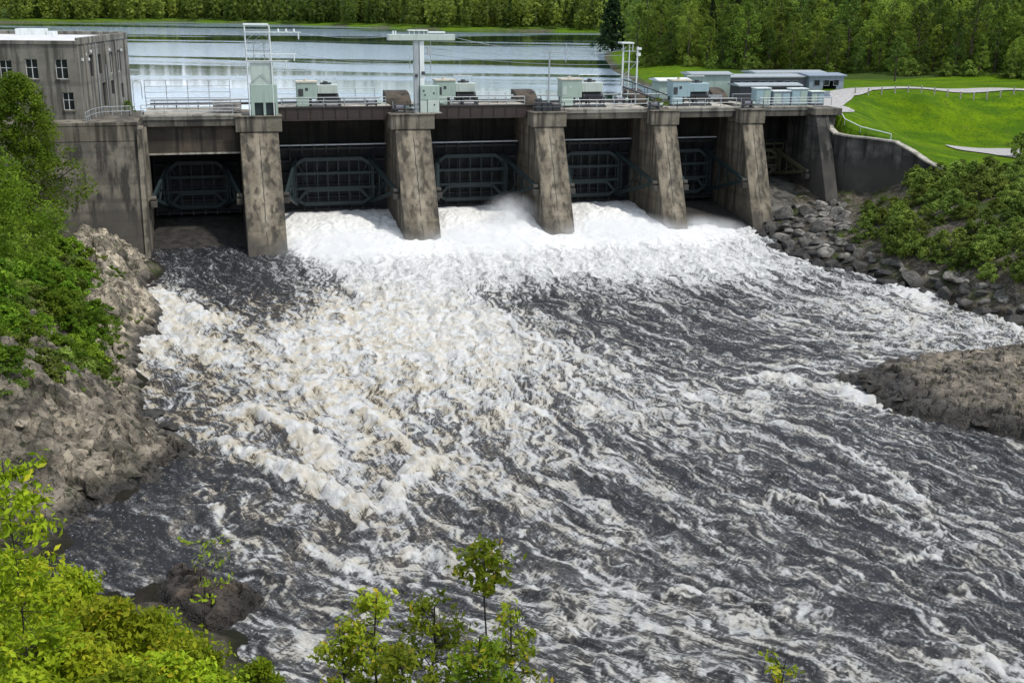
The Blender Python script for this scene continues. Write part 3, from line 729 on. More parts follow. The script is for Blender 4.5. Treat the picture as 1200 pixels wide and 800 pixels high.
# decks and fascias
for k, (a, b) in enumerate(BAYS):
    wl = .45 if k else .2
    mb = MB(); d0 = (0.3, 2.2, 2.2, 1.6, 1.6, 1.6)[k]
    if k in (1, 2):
        gd = MB(); gd.box(a - .75, b + .75, d0, d0 + .35, 14.35, 15.75); gd.box(a - .75, b + .75, d0 - .12, d0 + .5, 15.753, 15.86); gd.box(a - .75, b + .75, d0 - .12, d0 + .5, 14.24, 14.347)
        for x in np.arange(a - .4, b + .4, 1.5): gd.box(x, x + .06, d0 - .1, d0 - .003, 14.36, 15.74)
        gd.build('deck_girder', M['rust_steel'], dam)
        mb.box(a - .7, b + .7, d0 + .52, 12.5, 15.2, 15.45)
    else:
        mb.box(a - wl, b + wl, d0, 12.5, 14.75, 15.12)
        mb.box(a - wl - .2, b + wl + .2, d0 - .14, d0 + .7, 15.123, 15.3)
        fb = MB(); fb.box(a - wl, b + wl, d0 + .12, d0 + .75, 13.95, 14.747); fb.build('deck_girder', M['conc'], dam, bevel=.03)
    mb.build('deck_slab', M['conc_pale'], dam)
    # head wall above each gate opening
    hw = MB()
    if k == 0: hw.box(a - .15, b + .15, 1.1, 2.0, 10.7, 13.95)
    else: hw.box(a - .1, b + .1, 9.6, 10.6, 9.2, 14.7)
    hw.build('head_wall', M['conc_brown'] if k == 0 else M['conc_black'], dam)  # near-black colour paints the deck's shade onto the walls behind the gates
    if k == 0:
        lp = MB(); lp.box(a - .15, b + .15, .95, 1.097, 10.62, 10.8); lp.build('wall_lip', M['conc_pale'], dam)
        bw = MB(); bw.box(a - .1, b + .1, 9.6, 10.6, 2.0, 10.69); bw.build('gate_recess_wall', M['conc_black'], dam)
    # spillway apron
    ap = MB()
    if k == 0: prof = [(10, 1.9), (7, 1.8), (4, 1.2), (0, .5), (-3.2, -.3), (-3.5, -2.5), (10, -2.5)]
    elif k == 5: prof = [(10, 5.0), (6, 4.7), (2, 4.1), (-3, 2.9), (-4.5, 2.2), (-4.5, -2.5), (10, -2.5)]
    elif k == 4: prof = [(10, 1.7), (6, 1.6), (2, 1.2), (-3, .7), (-6, -.4), (-6.2, -2.5), (10, -2.5)]
    else: prof = [(10, 1.0), (6, .6), (0, -.2), (-4, -1.4), (-4, -2.5), (10, -2.5)]
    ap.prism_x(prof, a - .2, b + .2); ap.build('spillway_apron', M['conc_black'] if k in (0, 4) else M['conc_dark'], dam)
# left abutment with its terrace
mb = MB(); mb.prism_x([(-3.8, 13.3), (-7.4, -2.5), (14, -2.5), (14, 14.6), (-3.8, 14.6)], -40, -13.6)
ab = mb.build('abutment', M['conc'], dam, bevel=.06)
cp = MB(); cp.box(-40, -13.45, -4.0, -.2, 14.603, 15.0); cp.box(-40, -13.5, -3.95, -3.803, 12.9, 14.6); cp.build('abutment_cap', M['conc_cap'], ab, bevel=.05)
cp = MB(); cp.prism_x([(-4.1, 14.2), (-7.5, -2.4), (9, -2.4), (9, 14.2)], -13.597, -13.05); cp.prism_x([(-.3, 14.0), (-2.6, 4.0), (1.5, 4.0), (1.5, 14.0)], -13.046, -12.75)
cp.build('abutment_face', M['conc_cap'], ab)
# right abutment
mb = MB(); mb.prism_x([(-.3, 14.2), (-6.6, -1), (13.5, -1), (13.5, 14.2)], 73.5, 75.4); mb.prism_x([(.6, 14.2), (.6, -1), (13.5, -1), (13.5, 14.2)], 75.403, 77.0)
ab = mb.build('abutment', M['conc_wing'], dam, bevel=.06)
cp = MB(); cp.box(73.2, 77.2, -.6, 3.6, 14.203, 15.1); cp.build('abutment_cap', M['conc'], ab, bevel=.05)


def railing(parent, s0, s1, d, z, mat, h=1.1, rails=3, post=2.4, name='railing', r=.05):
    mb = MB(); n = max(1, int(round((s1 - s0) / post)))
    for i in range(n + 1):
        x = s0 + (s1 - s0) * i / n; mb.tube((x, d, z), (x, d, z + h), r, seg=6)
    for j in range(rails):
        zz = z + h * (j + 1) / rails; mb.tube((s0, d, zz), (s1, d, zz), r * .85, seg=6)
    return mb.build(name, mat, parent)


railing(dam, -13.2, -2.9, .6, 15.3, M['galv'], 1.15); railing(dam, -13.2, -2.9, 12.2, 15.12, M['galv'], 1.15)
railing(dam, -13.2, -2.9, 11.6, 16.3, M['galv'], 2.2, 3); railing(dam, 2.9, 15.6, 2.4, 15.86, M['galv']); railing(dam, 2.9, 15.6, 12.2, 15.4, M['galv'], 1.9)
railing(dam, 21.5, 33.4, 2.4, 15.86, M['galv'], 1.0, 2); railing(dam, 21.5, 33.4, 12.2, 15.4, M['galv'], 1.2, 2)
railing(dam, 38.2, 50, 1.75, 15.3, M['galv'], 1.1, 2); railing(dam, 53.6, 62.6, 1.75, 15.3, M['galv'], 1.1, 2); railing(dam, 66, 76.8, 1.75, 15.3, M['galv'], 1.1, 3, 1.2)
for s, wc, ws, b_ in PIERS[1:]:
    railing(dam, s - wc / 2 + .2, s + wc / 2 - .2, .3, 15.12, M['dark_metal'], 1.1, 2)

for s0, s1, d, z, mt, rr in ((-12.6, 16, 9.6, 15.75, 'dark_metal', .16), (-12.6, 16, 10.3, 16.2, 'galv', .1), (20.6, 34, 9.2, 15.8, 'dark_metal', .18), (20.6, 34, 10.4, 16.35, 'galv', .1), (37.5, 50, 9.0, 15.6, 'dark_metal', .18), (37.5, 62, 10.8, 16.3, 'galv', .1), (53.5, 73, 9.4, 15.6, 'dark_metal', .16)):
    mb = MB(); mb.tube((s0, d, z), (s1, d, z), rr, seg=8)
    for x in np.arange(s0 + .5, s1, 2.6): mb.box(x - .06, x + .06, d - .08, d + .08, 15.1, z)
    mb.build('deck_pipe', M[mt], dam)
for s, d, lab in ((17.2, 1.6, 'small dark winch left of the tall gantry post'), (50.6, 1.2, 'small dark winch among the weeds on the fourth pier'), (64.0, 1.4, 'small dark winch on the fifth pier top'), (21.9, 3.6, 'small dark winch right of the tall gantry post cabinets'), (14.2, 5.2, 'small dark winch right of the hoist in the second bay'), (47.4, 5.4, 'small dark winch right of the long mint hoist')):
    r = on_dam('deck_winch', s, d, 15.12 if d < 2 else 15.45, lab, 'winch', 'small winches on the deck')
    b = MB(); b.box(-.7, .7, -.4, .4, 0, .12); b.box(-.65, -.5, -.35, .35, .12, .95); b.box(.5, .65, -.35, .35, .12, .95); b.build('frame', M['dark_metal'], r)
    b = MB(); b.tube((-.49, 0, .6), (.49, 0, .6), .3, seg=12); b.build('drum', M['slate'], r)
    b = MB(); b.tube((.67, 0, .6), (1.15, 0, .6), .22, seg=10); b.build('motor', M['mint'], r)
    b = MB(); b.tube((-.68, 0, .6), (-.85, 0, .6), .06); b.tube((-.85, 0, .6), (-.85, .1, 1.35), .04); b.build('crank', M['galv'], r)
# ------------------------------------------------------------------ radial gates
GATE_LABELS = ['closed radial gate in the leftmost bay, under the low concrete head wall', 'teal radial gate raised over white water, between first and second pier from left',
               'teal radial gate behind the tall spray plume, between the second and third pier', 'dark radial gate raised over smooth white water, left of the fourth pier from the left',
               'black radial gate in deep shade over a dark apron, left of the fifth pier', 'mossy rusted small gate in the rightmost dry bay above the boulders']


def radial_gate(k, a, b):
    sc_ = (a + b) / 2; w = b - a - .1; hw = w / 2
    root = on_dam('radial_gate', sc_, 0, 0, GATE_LABELS[k], 'gate', 'radial gates of the dam')
    zt, dt, rad, z0, z1 = (6.1, -2.6, 11.3, 2.05, 10.55)
    ms, mk = (M['gate_steel'], M['gate_skin'])
    if k == 0: zt, z0, z1 = 6.1, 2.2, 10.4
    if k == 5: ms = M['gate_rust']; zt, dt, rad, z0, z1 = 6.6, .2, 8.4, 4.9, 9.9
    arc = lambda z, r=rad: dt + math.sqrt(max(.01, r * r - (z - zt) ** 2))
    zz = np.linspace(z0, z1, 15)
    mb = MB(); mb.prism_x([(arc(z), z) for z in zz] + [(arc(z) + .1, z) for z in zz[::-1]], -hw, hw); mb.build('skin_plate', mk, root)
    top = MB(); top.box(-hw, hw, arc(z1) - .35, arc(z1) + .05, z1 + .003, z1 + .14); top.build('top_strip', M['gate_pale'] if k in (1, 2, 3, 4) else mk, root)  # pale strip painted for the water and light leaking above the gate
    mb = MB()
    for z in np.linspace(z0 + .25, z1 - .4, 6): mb.box(-hw + .05, hw - .05, arc(z) - .62, arc(z) - .02, z - .13, z + .13)
    mb.build('girders', mk if k < 5 else ms, root)
    nr = max(5, int(w / 1.5))
    for i in range(nr + 1):
        mb = MB(); x = -hw + .15 + (w - .3) * i / nr
        for zA, zB in zip(zz[::2][:-1], zz[::2][1:]): mb.beam((x, arc(zA) - .7, zA), (x, arc(zB) - .7, zB), .1, .2, up=(1, 0, 0))
        mb.build('rib', mk if k < 5 else ms, root)
    # a rounded chord frame across the downstream face
    inx = min(2.3, hw * .38); zu, zl = zt + (z1 - zt) * .62, zt - (zt - z0) * .72
    fr = MB(); dF = arc(zu) - 1.25; dL = arc(zl) - 1.25
    cut = .9
    for za, zb, dd in ((zu, zu - .95, dF), (zl, zl + .8, dL)):
        fr.beam((-hw + inx + cut, dd, za), (hw - inx - cut, dd, za), .46, .46)
        for sg in (-1, 1): fr.beam((sg * (hw - inx - cut), dd, za), (sg * (hw - inx + .35), dd, zb), .4, .4)
    for sg in (-1, 1): fr.beam((sg * (hw - inx + .35), dF, zu - .95), (sg * (hw - inx + .35), dL, zl + .8), .36, .36)
    zm = zl + (zu - zl) * .3; arch = [(-hw + inx * .9, dL, zl + .1), (-hw + inx * 1.55, dL, zm), (hw - inx * 1.55, dL, zm), (hw - inx * .9, dL, zl + .1)]
    for p, q in zip(arch[:-1], arch[1:]): fr.beam(p, q, .36, .36)
    for f in (.35, .68):
        zf = zl + (zu - zl) * f; fr.beam((-hw + inx * .6, dF - .05, zf), (hw - inx * .6, dF - .05, zf), .3, .34)
    nx = max(4, int((w - 2 * inx) / 1.25))
    for i in range(nx + 1):
        x = -hw + inx + (w - 2 * inx) * i / nx; fr.beam((x, dF + .02, zu), (x, dL + .02, zl), .1, .12)
    for i in (0, nx - 1):
        x0 = -hw + inx + (w - 2 * inx) * i / nx; x1 = -hw + inx + (w - 2 * inx) * (i + 1) / nx
        fr.beam((x0 if i == 0 else x1, dF, zu - .1), (x1 if i == 0 else x0, dF, (zu + zl) / 2), .08); 
    for x in (-hw + inx, hw - inx, 0):
        fr.beam((x, dF, zu), (x, arc(zu) - .5, zu), .2); fr.beam((x, dL, zl), (x, arc(zl) - .5, zl), .2)
    fr.build('frame', ms, root)
    for sg in (-1, 1):
        tx_ = sg * (hw - .35); ex = sg * (hw - inx)
        am = MB(); T = (tx_, dt, zt)
        am.beam(T, (ex, dF, zu), .34, .42); am.beam(T, (ex, dL, zl), .34, .42)
        for f, g_ in ((.35, .35), (.62, .62), (.85, .85)):
            pa = Vector(T).lerp(Vector((ex, dF, zu)), f); pb = Vector(T).lerp(Vector((ex, dL, zl)), g_); am.beam(pa, pb, .14)
        pa = Vector(T).lerp(Vector((ex, dF, zu)), .62); pb = Vector(T).lerp(Vector((ex, dL, zl)), .35); am.beam(pa, pb, .1)
        pa = Vector(T).lerp(Vector((ex, dF, zu)), .35); am.beam(pa, Vector(T).lerp(Vector((ex, dL, zl)), .85), .1)
        am.build('arm', ms, root)
        tb = MB(); x0, x1 = sorted((sg * (hw - .05), sg * (hw - .75))); tb.box(x0, x1, dt - .55, dt + .45, zt - .95, zt - .30); tb.tube((x0 + .05, dt, zt), (x1 - .05, dt, zt), .3, seg=12)
        tb.build('trunnion', M['conc'] if k in (0, 5) else M['conc_wing'], root)


for k, (a, b) in enumerate(BAYS): radial_gate(k, a, b)

# ------------------------------------------------------------------ machinery on the deck
HOIST_GROUP = 'gate hoists standing on the dam deck'


def hoist(s, d, z, w, kind, label, flip=1):
    r = on_dam('gate_hoist', s, d, z, label, 'hoist', HOIST_GROUP)
    ma, mbb = (M['mint_blue'], M['mint_blue']) if kind == 'blue' else (M['mint'], M['mint_pale'])
    h = w / 5.0
    b = MB()
    b.box(-w * .5, w * .5, -.9, .9, .0, .22)
    for x in (-.46, -.2, .12, .44): b.box(w * x, w * x + .22, -.75, -.5, .22, 1.0 * h); b.box(w * x, w * x + .22, .5, .75, .22, 1.0 * h)
    b.build('base_frame', M['dark_metal'], r)
    g_ = MB(); x0 = -w * .48; g_.box(x0, x0 + w * .44, -.95, .95, 1.0 * h, 2.75 * h); g_.build('gear_housing', ma, r, bevel=.06)
    c = MB(); c.box(x0 - .08, x0 + w * .44 + .08, -1.03, 1.03, 2.753 * h, 2.9 * h); c.tube((x0 + w * .2, 0, 2.9 * h), (x0 + w * .2, 0, 3.1 * h), .22); c.build('housing_cover', M['tan_cover'], r)
    p = MB(); p.box(x0 + .15, x0 + .75, -.985, -.953, 1.3 * h, 2.1 * h); p.box(x0 + 1.0, x0 + 1.35, -.985, -.953, 1.9 * h, 2.2 * h); p.build('access_panel', M['dark_metal'] if kind != 'plain' else mbb, r)
    t = MB(); xm = x0 + w * .44; t.box(xm + .02, xm + w * .46, -.8, .8, 1.55 * h, 2.5 * h); t.build('motor_housing', mbb, r, bevel=.05)
    t = MB(); t.tube((xm + .05, 0, 1.1 * h), (w * .44, 0, 1.1 * h), .42 * h, seg=12); t.tube((xm + .3, 0, 1.1 * h), (xm + .5, 0, 1.1 * h), .58 * h, seg=12); t.build('cable_drum', M['dark_metal'], r)
    l = MB(); l.box(x0 - .02, x0 + w * .25, -1.02, -.2, .24, .98 * h); l.build('lower_cabinet', ma, r, bevel=.03)
    mm = MB(); mm.tube((xm + w * .2, -.1, 2.5 * h), (xm + w * .2, -.1, 2.85 * h), .3, seg=10); mm.tube((xm + w * .33, -.1, 2.62 * h), (xm + w * .08, -.1, 2.62 * h), .12); mm.build('brake_motor', M['dark_metal'], r)
    rl = MB()
    for x in (0, .5, 1): rl.tube((xm + .1 + x * w * .42, .75, 2.5 * h), (xm + .1 + x * w * .42, .75, 3.2 * h), .03, seg=5)
    rl.tube((xm + .1, .75, 3.2 * h), (xm + .1 + w * .42, .75, 3.2 * h), .03, seg=5); rl.build('guard_rail', M['galv'], r)
    return r


hoist(7.7, 6, 15.45, 5.6, 'mint', 'pale green hoist beside the lattice tower, over the second bay')
hoist(25.2, 6, 15.45, 5.8, 'mint', 'pale green hoist just right of the tall gantry post, over the spray plume')
hoist(42.2, 6, 15.12, 6.4, 'plain', 'long mint hoist with tan top between the slim pole and the steel portal')
hoist(57.6, 6, 15.12, 6.0, 'blue', 'blue green hoist right of the planted pier, below the grey sheds')
# pale blue switch cabinets at the right end
for i, (s, w, h, lab) in enumerate([(67.6, 2.2, 2.6, 'pale blue cabinet with dark slots, nearest the fifth pier'), (70.4, 2.6, 2.2, 'mid blue cabinet in the middle of the right end row'), (73.1, 2.4, 2.5, 'broad blue cabinet second from the right end of the deck'),
                                     (75.9, 2.0, 2.1, 'rightmost blue cabinet, last on the deck beside the grass')]):
    r = on_dam('control_cabinet', s, 4.6, 15.12, lab, 'cabinet', 'blue cabinets at the right end of the deck')
    h -= .3
    b = MB(); b.box(-w / 2, w / 2, -.7, .7, .12, h); b.build('cabinet_body', (M['mint_blue'], M['blue_grey'])[i % 2], r, bevel=.03)
    c = MB(); c.box(-w / 2 - .08, w / 2 + .08, -.8, .8, h + .003, h + .12); c.build('roof', M['white_metal'], r)
    for sg in (-.25, .25):
        dd = MB(); dd.box(sg * w - w * .2, sg * w + w * .2, -.735, -.703, .35, h - .25); dd.box(sg * w + w * .12, sg * w + w * .15, -.76, -.738, h * .45, h * .55); dd.build('door', M['mint'] if (i + (sg > 0)) % 2 else M['mint_blue'], r)
    p = MB(); p.box(-w / 2 + .05, w / 2 - .05, -.65, .65, 0, .117); p.build('plinth', M['dark_metal'], r)

# lattice tower on the leftmost pier
r = on_dam('lattice_tower', .6, .9, 15.12, 'pale green cabinet tower with lattice top on the leftmost pier', 'tower')
b = MB(); b.box(-1.35, 1.75, -.9, .9, 1.5, 3.6); b.box(-1.35, -.95, -.9, .9, 0, 1.5); b.box(.05, .35, -.9, .9, 0, 1.5); b.box(1.45, 1.75, -.9, .9, 0, 1.5); b.box(-1.35, 1.75, .5, .9, .003, 1.497); b.build('cabinet', M['mint'], r, bevel=.03)
for x in (-.9, .4):
    d_ = MB(); d_.box(x, x + .95, -.6, -.5, .05, 1.45); d_.build('door', M['gate_steel'], r)
b = MB(); b.box(-1.15, 1.4, -.75, .75, 3.603, 6.1); b.build('mesh_panel', M['mint_pale'], r)
for x, y in ((-1.5, -.85), (1.3, -.85), (-1.5, .85), (1.3, .85)):
    q = MB(); q.tube((x, y, 0), (x - .12, y, 10.3), .07, seg=6); q.build('post', M['white_metal'], r)
b = MB()
zl_ = [6.2, 7.4, 8.6, 9.8]
for z in zl_:
    b.beam((-1.6, -.85, z), (1.25, -.85, z), .06); b.beam((-1.6, .85, z), (1.25, .85, z), .06); b.beam((-1.6, -.85, z), (-1.6, .85, z), .06); b.beam((1.25, -.85, z), (1.25, .85, z), .06)
for z in (3.6, 6.2, 7.4, 8.6): b.beam((-1.55, -.85, z), (.0, -.85, z + 1.2), .045); b.beam((.0, -.85, z + 1.2), (1.27, -.85, z), .045); b.beam((-.5, .85, z), (1.2, .85, z + 1.2), .045)
b.tube((-.7, -.5, 6.1), (-.7, -.5, 8.2), .06); b.tube((.5, -.5, 6.1), (.5, -.5, 8.4), .06); b.build('lattice', M['galv'], r)
b = MB(); b.box(-1.75, 1.1, -.95, .95, 10.3, 10.48); b.build('top_platform', M['white_metal'], r)
for z, x1 in ((9.55, 4.8), (7.1, 4.2), (6.3, 3.2)):
    b = MB(); b.beam((-1.6, -.9, z), (x1, -.9, z), .1); b.tube((x1 - .3, -.9, z), (x1 - .3, -.9, z - .8), .07); b.build('crossarm', M['white_metal'], r)
b = MB(); [b.tube((2.2 + .9 * i, -.9, 9.6), (2.2 + .9 * i, -.9, 9.95), .13, .07) for i in range(3)]; b.build('insulator', M['white_metal'], r)

# gantry post on the second pier
r = on_dam('gantry_post', 19.6, .8, 15.12, 'tall grey post with a wide box beam on top, rising from the second pier', 'gantry')
b = MB(); b.box(-.75, -.2, -.4, .4, 0, 8.6); b.build('post', M['galv'], r, bevel=.03)
b = MB(); b.box(-.05, .5, -.35, .35, 3.3, 8.6); b.build('post', M['white_metal'], r, bevel=.03)
b = MB(); b.box(-.1, 2.3, -.7, .7, 1.62, 3.3); b.build('cabinet', M['mint'], r, bevel=.04)
b = MB(); b.box(-.1, .75, -.65, .7, .05, 1.6); b.box(.8, 2.25, -.72, .7, .05, 1.6); b.build('cabinet', M['mint_pale'], r, bevel=.04)
b = MB(); b.box(-.6, 2.6, -.9, .9, 0, .045); b.build('base_slab', M['conc_pale'], r)
b = MB()
for x, z in ((.25, 2.6), (1.5, 2.3), (1.55, .9), (.4, 2.1)): b.box(x, x + .18, -.735, -.703, z, z + .22)
b.build('vent', M['dark_metal'], r)
b = MB(); b.box(-3.9, 4.3, -.6, .6, 8.65, 9.35); b.build('box_beam', M['mint_pale'], r, bevel=.03)
b = MB(); b.box(-1.4, 1.0, -.5, .5, 9.75, 9.87); b.box(1.0, 3.1, -.45, .45, 9.5, 9.7); [b.tube((x, -.4, 9.35), (x, -.4, 9.76), .04) for x in (-1.3, -.7, -.1, .5, .95)]; [b.tube((x, 0, 9.35), (x, 0, 9.75), .1) for x in (-3.2, -2.9)]; b.build('top_walkway', M['white_metal'], r)
b = MB(); b.path([(-.8, -.45, 7.0), (-1.25, -.45, 6.8), (-1.3, -.45, 5.3), (-.8, -.45, 5.0)], .05); b.tube((1.3, -.3, 4.9), (1.3, -.3, 8.6), .05); b.tube((.5, -.3, 6.2), (1.3, -.3, 6.2), .05); b.box(.9, 1.35, -.4, -.1, 6.9, 7.9); b.build('conduit', M['galv'], r)
b = MB(); b.box(.15, .55, -.5, -.37, 4.6, 5.0); b.box(-.65, -.35, -.55, -.42, 4.3, 4.7); b.build('junction_box', M['dark_metal'], r)

# slim pole on the third pier
r = on_dam('cable_pole', 36.1, .9, 15.12, 'slim dark grey pole with short arms on the middle pier', 'pole')
b = MB(); b.tube((0, 0, 0), (.05, 0, 7.4), .14, .09); b.build('shaft', M['galv'], r)
b = MB(); b.beam((-1.0, 0, 7.2), (3.2, 0, 7.2), .1); b.beam((.05, 0, 6.4), (.8, 0, 7.15), .07); b.tube((2.2, 0, 6.0), (2.2, 0, 8.4), .05); b.build('crossarm', M['galv'], r)
b = MB(); b.box(-.9, .4, -.5, .5, 0, 1.1); b.box(-1.7, -.9, -.3, .3, 0, 1.6); b.box(.5, 1.6, -.3, .4, 0, .9); b.build('winch', M['dark_metal'], r, bevel=.05)

# steel portal by the fourth pier
r = on_dam('steel_portal', 50.2, 10.0, 15.1, 'white steel portal frame with twin posts near the fourth pier', 'portal frame')
for x, y in ((-1.1, -.5), (1.0, -.5), (-.5, .9), (.35, .9)):
    b = MB(); b.tube((x, y, 0), (x, y, 7.6 if x > .9 else 6.9), .12 if x > .9 else .09); b.build('post', M['white_metal'], r)
b = MB()
for z in (3.6, 5.6, 7.0): b.beam((-1.3, -.5, z), (1.3, -.5, z), .1); b.beam((-.6, .9, z), (.5, .9, z), .09)
b.beam((-1.1, -.5, 3.6), (1.0, -.5, 5.6), .06); b.beam((-.5, .9, 1), (.35, .9, 3.6), .06); b.build('bracing', M['galv'], r)
b = MB(); b.box(-1.3, .4, -.7, 1.1, 8.0, 8.18); b.box(.9, 1.5, -.7, -.3, 7.2, 7.5); b.box(.9, 1.4, -.7, -.3, 6.4, 6.8); [b.tube((x, -.5, 7.0), (x, -.5, 8.0), .05) for x in (-1.1, -.2, .3)]; b.build('top_frame', M['white_metal'], r)
# conductors strung between gantry and portal
for (sA, dA, zA), (sB, dB, zB), sag, lab in (((20.2, .7, 22.9), (49.2, 9.5, 21.6), .5, 'upper cable strung from the gantry post to the white portal'), ((20.2, 1.2, 22.2), (49.2, 9.6, 20.4), .5, 'lower cable strung from the gantry post to the white portal'),
                                            ((5.2, .1, 24.6), (16.0, .9, 24.2), .35, 'cable strung from the lattice tower top to the gantry beam'), ((4.6, .1, 22.2), (19.0, .7, 21.4), .4, 'cable strung from the lower lattice tower arm to the gantry post'),
                                            ((23.6, .8, 24.2), (38.8, 1.0, 22.3), .4, 'cable strung from the gantry beam to the slim pole'), ((37.5, 1.0, 22.3), (49.4, 9.4, 22.4), .4, 'cable strung from the slim pole to the white portal')):
    a, b_ = W(sA, dA, zA), W(sB, dB, zB); mb = MB(); pts = [a + (b_ - a) * t - np.array([0, 0, sag * 4 * t * (1 - t)]) for t in np.linspace(0, 1, 13)]
    mb.path(pts, .028, 5); tag(mb.build('overhead_cable', M['blue_grey']), lab, 'cable', 'cables over the dam deck')

# timber and odds and ends
r = on_dam('timber_stack', -3.4, 5.5, 15.12, 'loose pile of weathered planks left of the lattice tower', 'timber pile')
for i in range(11):
    b = MB(); y = -1.5 + .3 * i + random.uniform(-.1, .1); a = random.uniform(-.25, .25); z = .12 + .18 * (i % 5) + (.35 if i > 5 else 0); b.beam((-1.7, y - a, z), (1.6, y + a, z + random.uniform(-.05, .3)), .28, .12); b.build('plank', M['timber'], r)
mb = MB(); mb.tube(W(-8.6, 18, 13.5), W(-2.4, 18.5, 13.5), .45, .4, 12); tag(mb.build('floating_log', M['log']), 'long dark log floating behind the left deck railing', 'log')
mb = MB(); mb.tube(W(-8.4, 16.0, 13.45), W(-4.6, 16.4, 13.45), .5, .42, 12); tag(mb.build('floating_log', M['galv']), 'short grey float on the water behind the left railing', 'float')
# ladder hoop and post by the powerhouse
r = on_dam('ladder_hoop', -14.4, 8.6, 15.0, 'grey hooped ladder end beside the powerhouse corner', 'ladder')
b = MB(); pts = [(0, 0, 0), (0, 0, 3.2)] + [(.5 - .5 * math.cos(a), 0, 3.2 + .5 * math.sin(a)) for a in np.linspace(0, math.pi, 7)] + [(1.0, 0, 1.5)]; b.path(pts, .05); b.build('hoop', M['galv'], r)
b = MB(); [b.tube((0, -.25, z), (0, .25, z), .025, seg=5) for z in np.arange(.4, 3.3, .3)]; b.build('rung', M['galv'], r)

# ------------------------------------------------------------------ powerhouse
BA = DAM_A - R(9.8); C0 = W(-19.4, -.1, 15)
house = empty('powerhouse', C0, BA, 'two storey grey concrete powerhouse with a flat pale roof on the left bank', 'building')
HH, LX, LY = 8.45, 32.0, 23.0
WIN = [(-2.35, 1.0, 1.7, 2.75), (-2.75 + .1, 4.1 + .2, 1.75, 2.6)]
front = [(-1.95, 4.45, 1.35, 2.2), (-1.55, 1.0, 1.25, 2.0), (-5.2, 4.45, 1.35, 2.2), (-8.0, 4.5, 1.35, 2.0), (-10.2, 4.5, .7, 1.9), (-13.0, 4.45, 1.35, 2.2), (-4.9, 1.0, 1.25, 2.0), (-8.0, 1.0, 1.25, 2.0)]
side = [(5.2, 4.4, 1.5, 2.5), (8.8, 4.5, 1.3, 2.3), (14.2, 4.2, 1.5, 2.6), (18.0, 4.2, 1.5, 2.7), (9.8, .6, 1.5, 2.8), (13.8, 1.7, 1.4, 1.7), (18.5, .9, 1.2, 1.8)]


def wall_grid(openings, length, height, plane):
    """a wall of boxes round its openings; plane(u0,u1,z0,z1) adds a box"""
    us = sorted({0.0, length} | {o[0] for o in openings} | {o[0] + o[2] for o in openings}); zs = sorted({-1.5, height} | {o[1] for o in openings} | {o[1] + o[3] for o in openings})
    for u0, u1 in zip(us[:-1], us[1:]):
        run = None
        for z0, z1 in zip(zs[:-1], zs[1:]):
            um, zm = (u0 + u1) / 2, (z0 + z1) / 2
            hole = any(o[0] < um < o[0] + o[2] and o[1] < zm < o[1] + o[3] for o in openings)
            if hole:
                if run: plane(u0, u1, *run); run = None
            else: run = (run[0], z1) if run else (z0, z1)
        if run: plane(u0, u1, *run)


fo_ = [(-x - w / 2, z, w, h) for x, z, w, h in front]
mb = MB(); wall_grid(fo_, LX, HH, lambda a, b, z0, z1: mb.box(-b, -a, 0, .45, z0, z1)); mb.build('wall', M['conc_house'], house)
so_ = [(y - w / 2, z, w, h) for y, z, w, h in side]
mb = MB(); wall_grid([(a - .45, b, c, d) for a, b, c, d in so_], LY - .45, HH, lambda a, b, z0, z1: mb.box(-.45, -.003, .453 + a, .453 + b, z0, z1)); mb.build('wall', M['conc_house'], house)
mb = MB(); mb.box(-LX, -.46, LY - .45, LY, -1.5, HH); mb.box(-LX, -LX + .45, .46, LY - .46, -1.5, HH); mb.build('wall', M['conc_house'], house)
mb = MB(); mb.box(-LX + .3, -.3, .3, LY - .3, HH + .003, HH + .12); rf = mb.build('roof', M['roof_pale'], house)
mb = MB(); mb.box(-LX, .12, -.12, .28, HH - .25, HH + .2); mb.box(-.28, .12, .283, LY - .3, HH - .25, HH + .5); mb.box(-LX, -.283, LY - .3, LY + .1, HH - .25, HH + .55); mb.build('parapet', M['conc_house'], rf, bevel=.04)
mb = MB(); mb.box(-13, -9.5, 19.5, 21.5, HH + .12, HH + .9); mb.box(-9.2, -8.2, 20, 21, HH + .12, HH + .6); mb.tube((-7, 15, HH + .1), (-7, 15, HH + .7), .2); mb.build('roof_vent', M['white_metal'], rf)
for y, w in ((2.6, .25), (11.4, .3), (16.2, .3), (21, .3)): mb = MB(); mb.box(.0, .16, y - w / 2, y + w / 2, -.3, HH - .26); mb.build('pilaster', M['conc_house'], house, bevel=.02)
for i, (x, z, w, h) in enumerate(front):
    f = MB(); x0, x1 = x - w / 2, x + w / 2; t = .07
    f.box(x0, x0 + t, .2, .3, z, z + h); f.box(x1 - t, x1, .2, .3, z, z + h); f.box(x0 + t, x1 - t, .2, .3, z, z + t); f.box(x0 + t, x1 - t, .2, .3, z + h - t, z + h); f.box(x - .04, x + .04, .21, .29, z + t, z + h - t); f.box(x0 + t, x1 - t, .215, .285, z + h * .55, z + h * .55 + .06)
    wf = f.build('window', M['frame_white'], house)
    g_ = MB(); g_.box(x0 + t * .5, x1 - t * .5, .24, .26, z + t * .5, z + h - t * .5); g_.build('pane', M['glass_dark'], wf)
    sl_ = MB(); sl_.box(x0 - .12, x1 + .12, -.13, .19, z - .14, z - .003); sl_.build('sill', M['conc_cap'], wf)
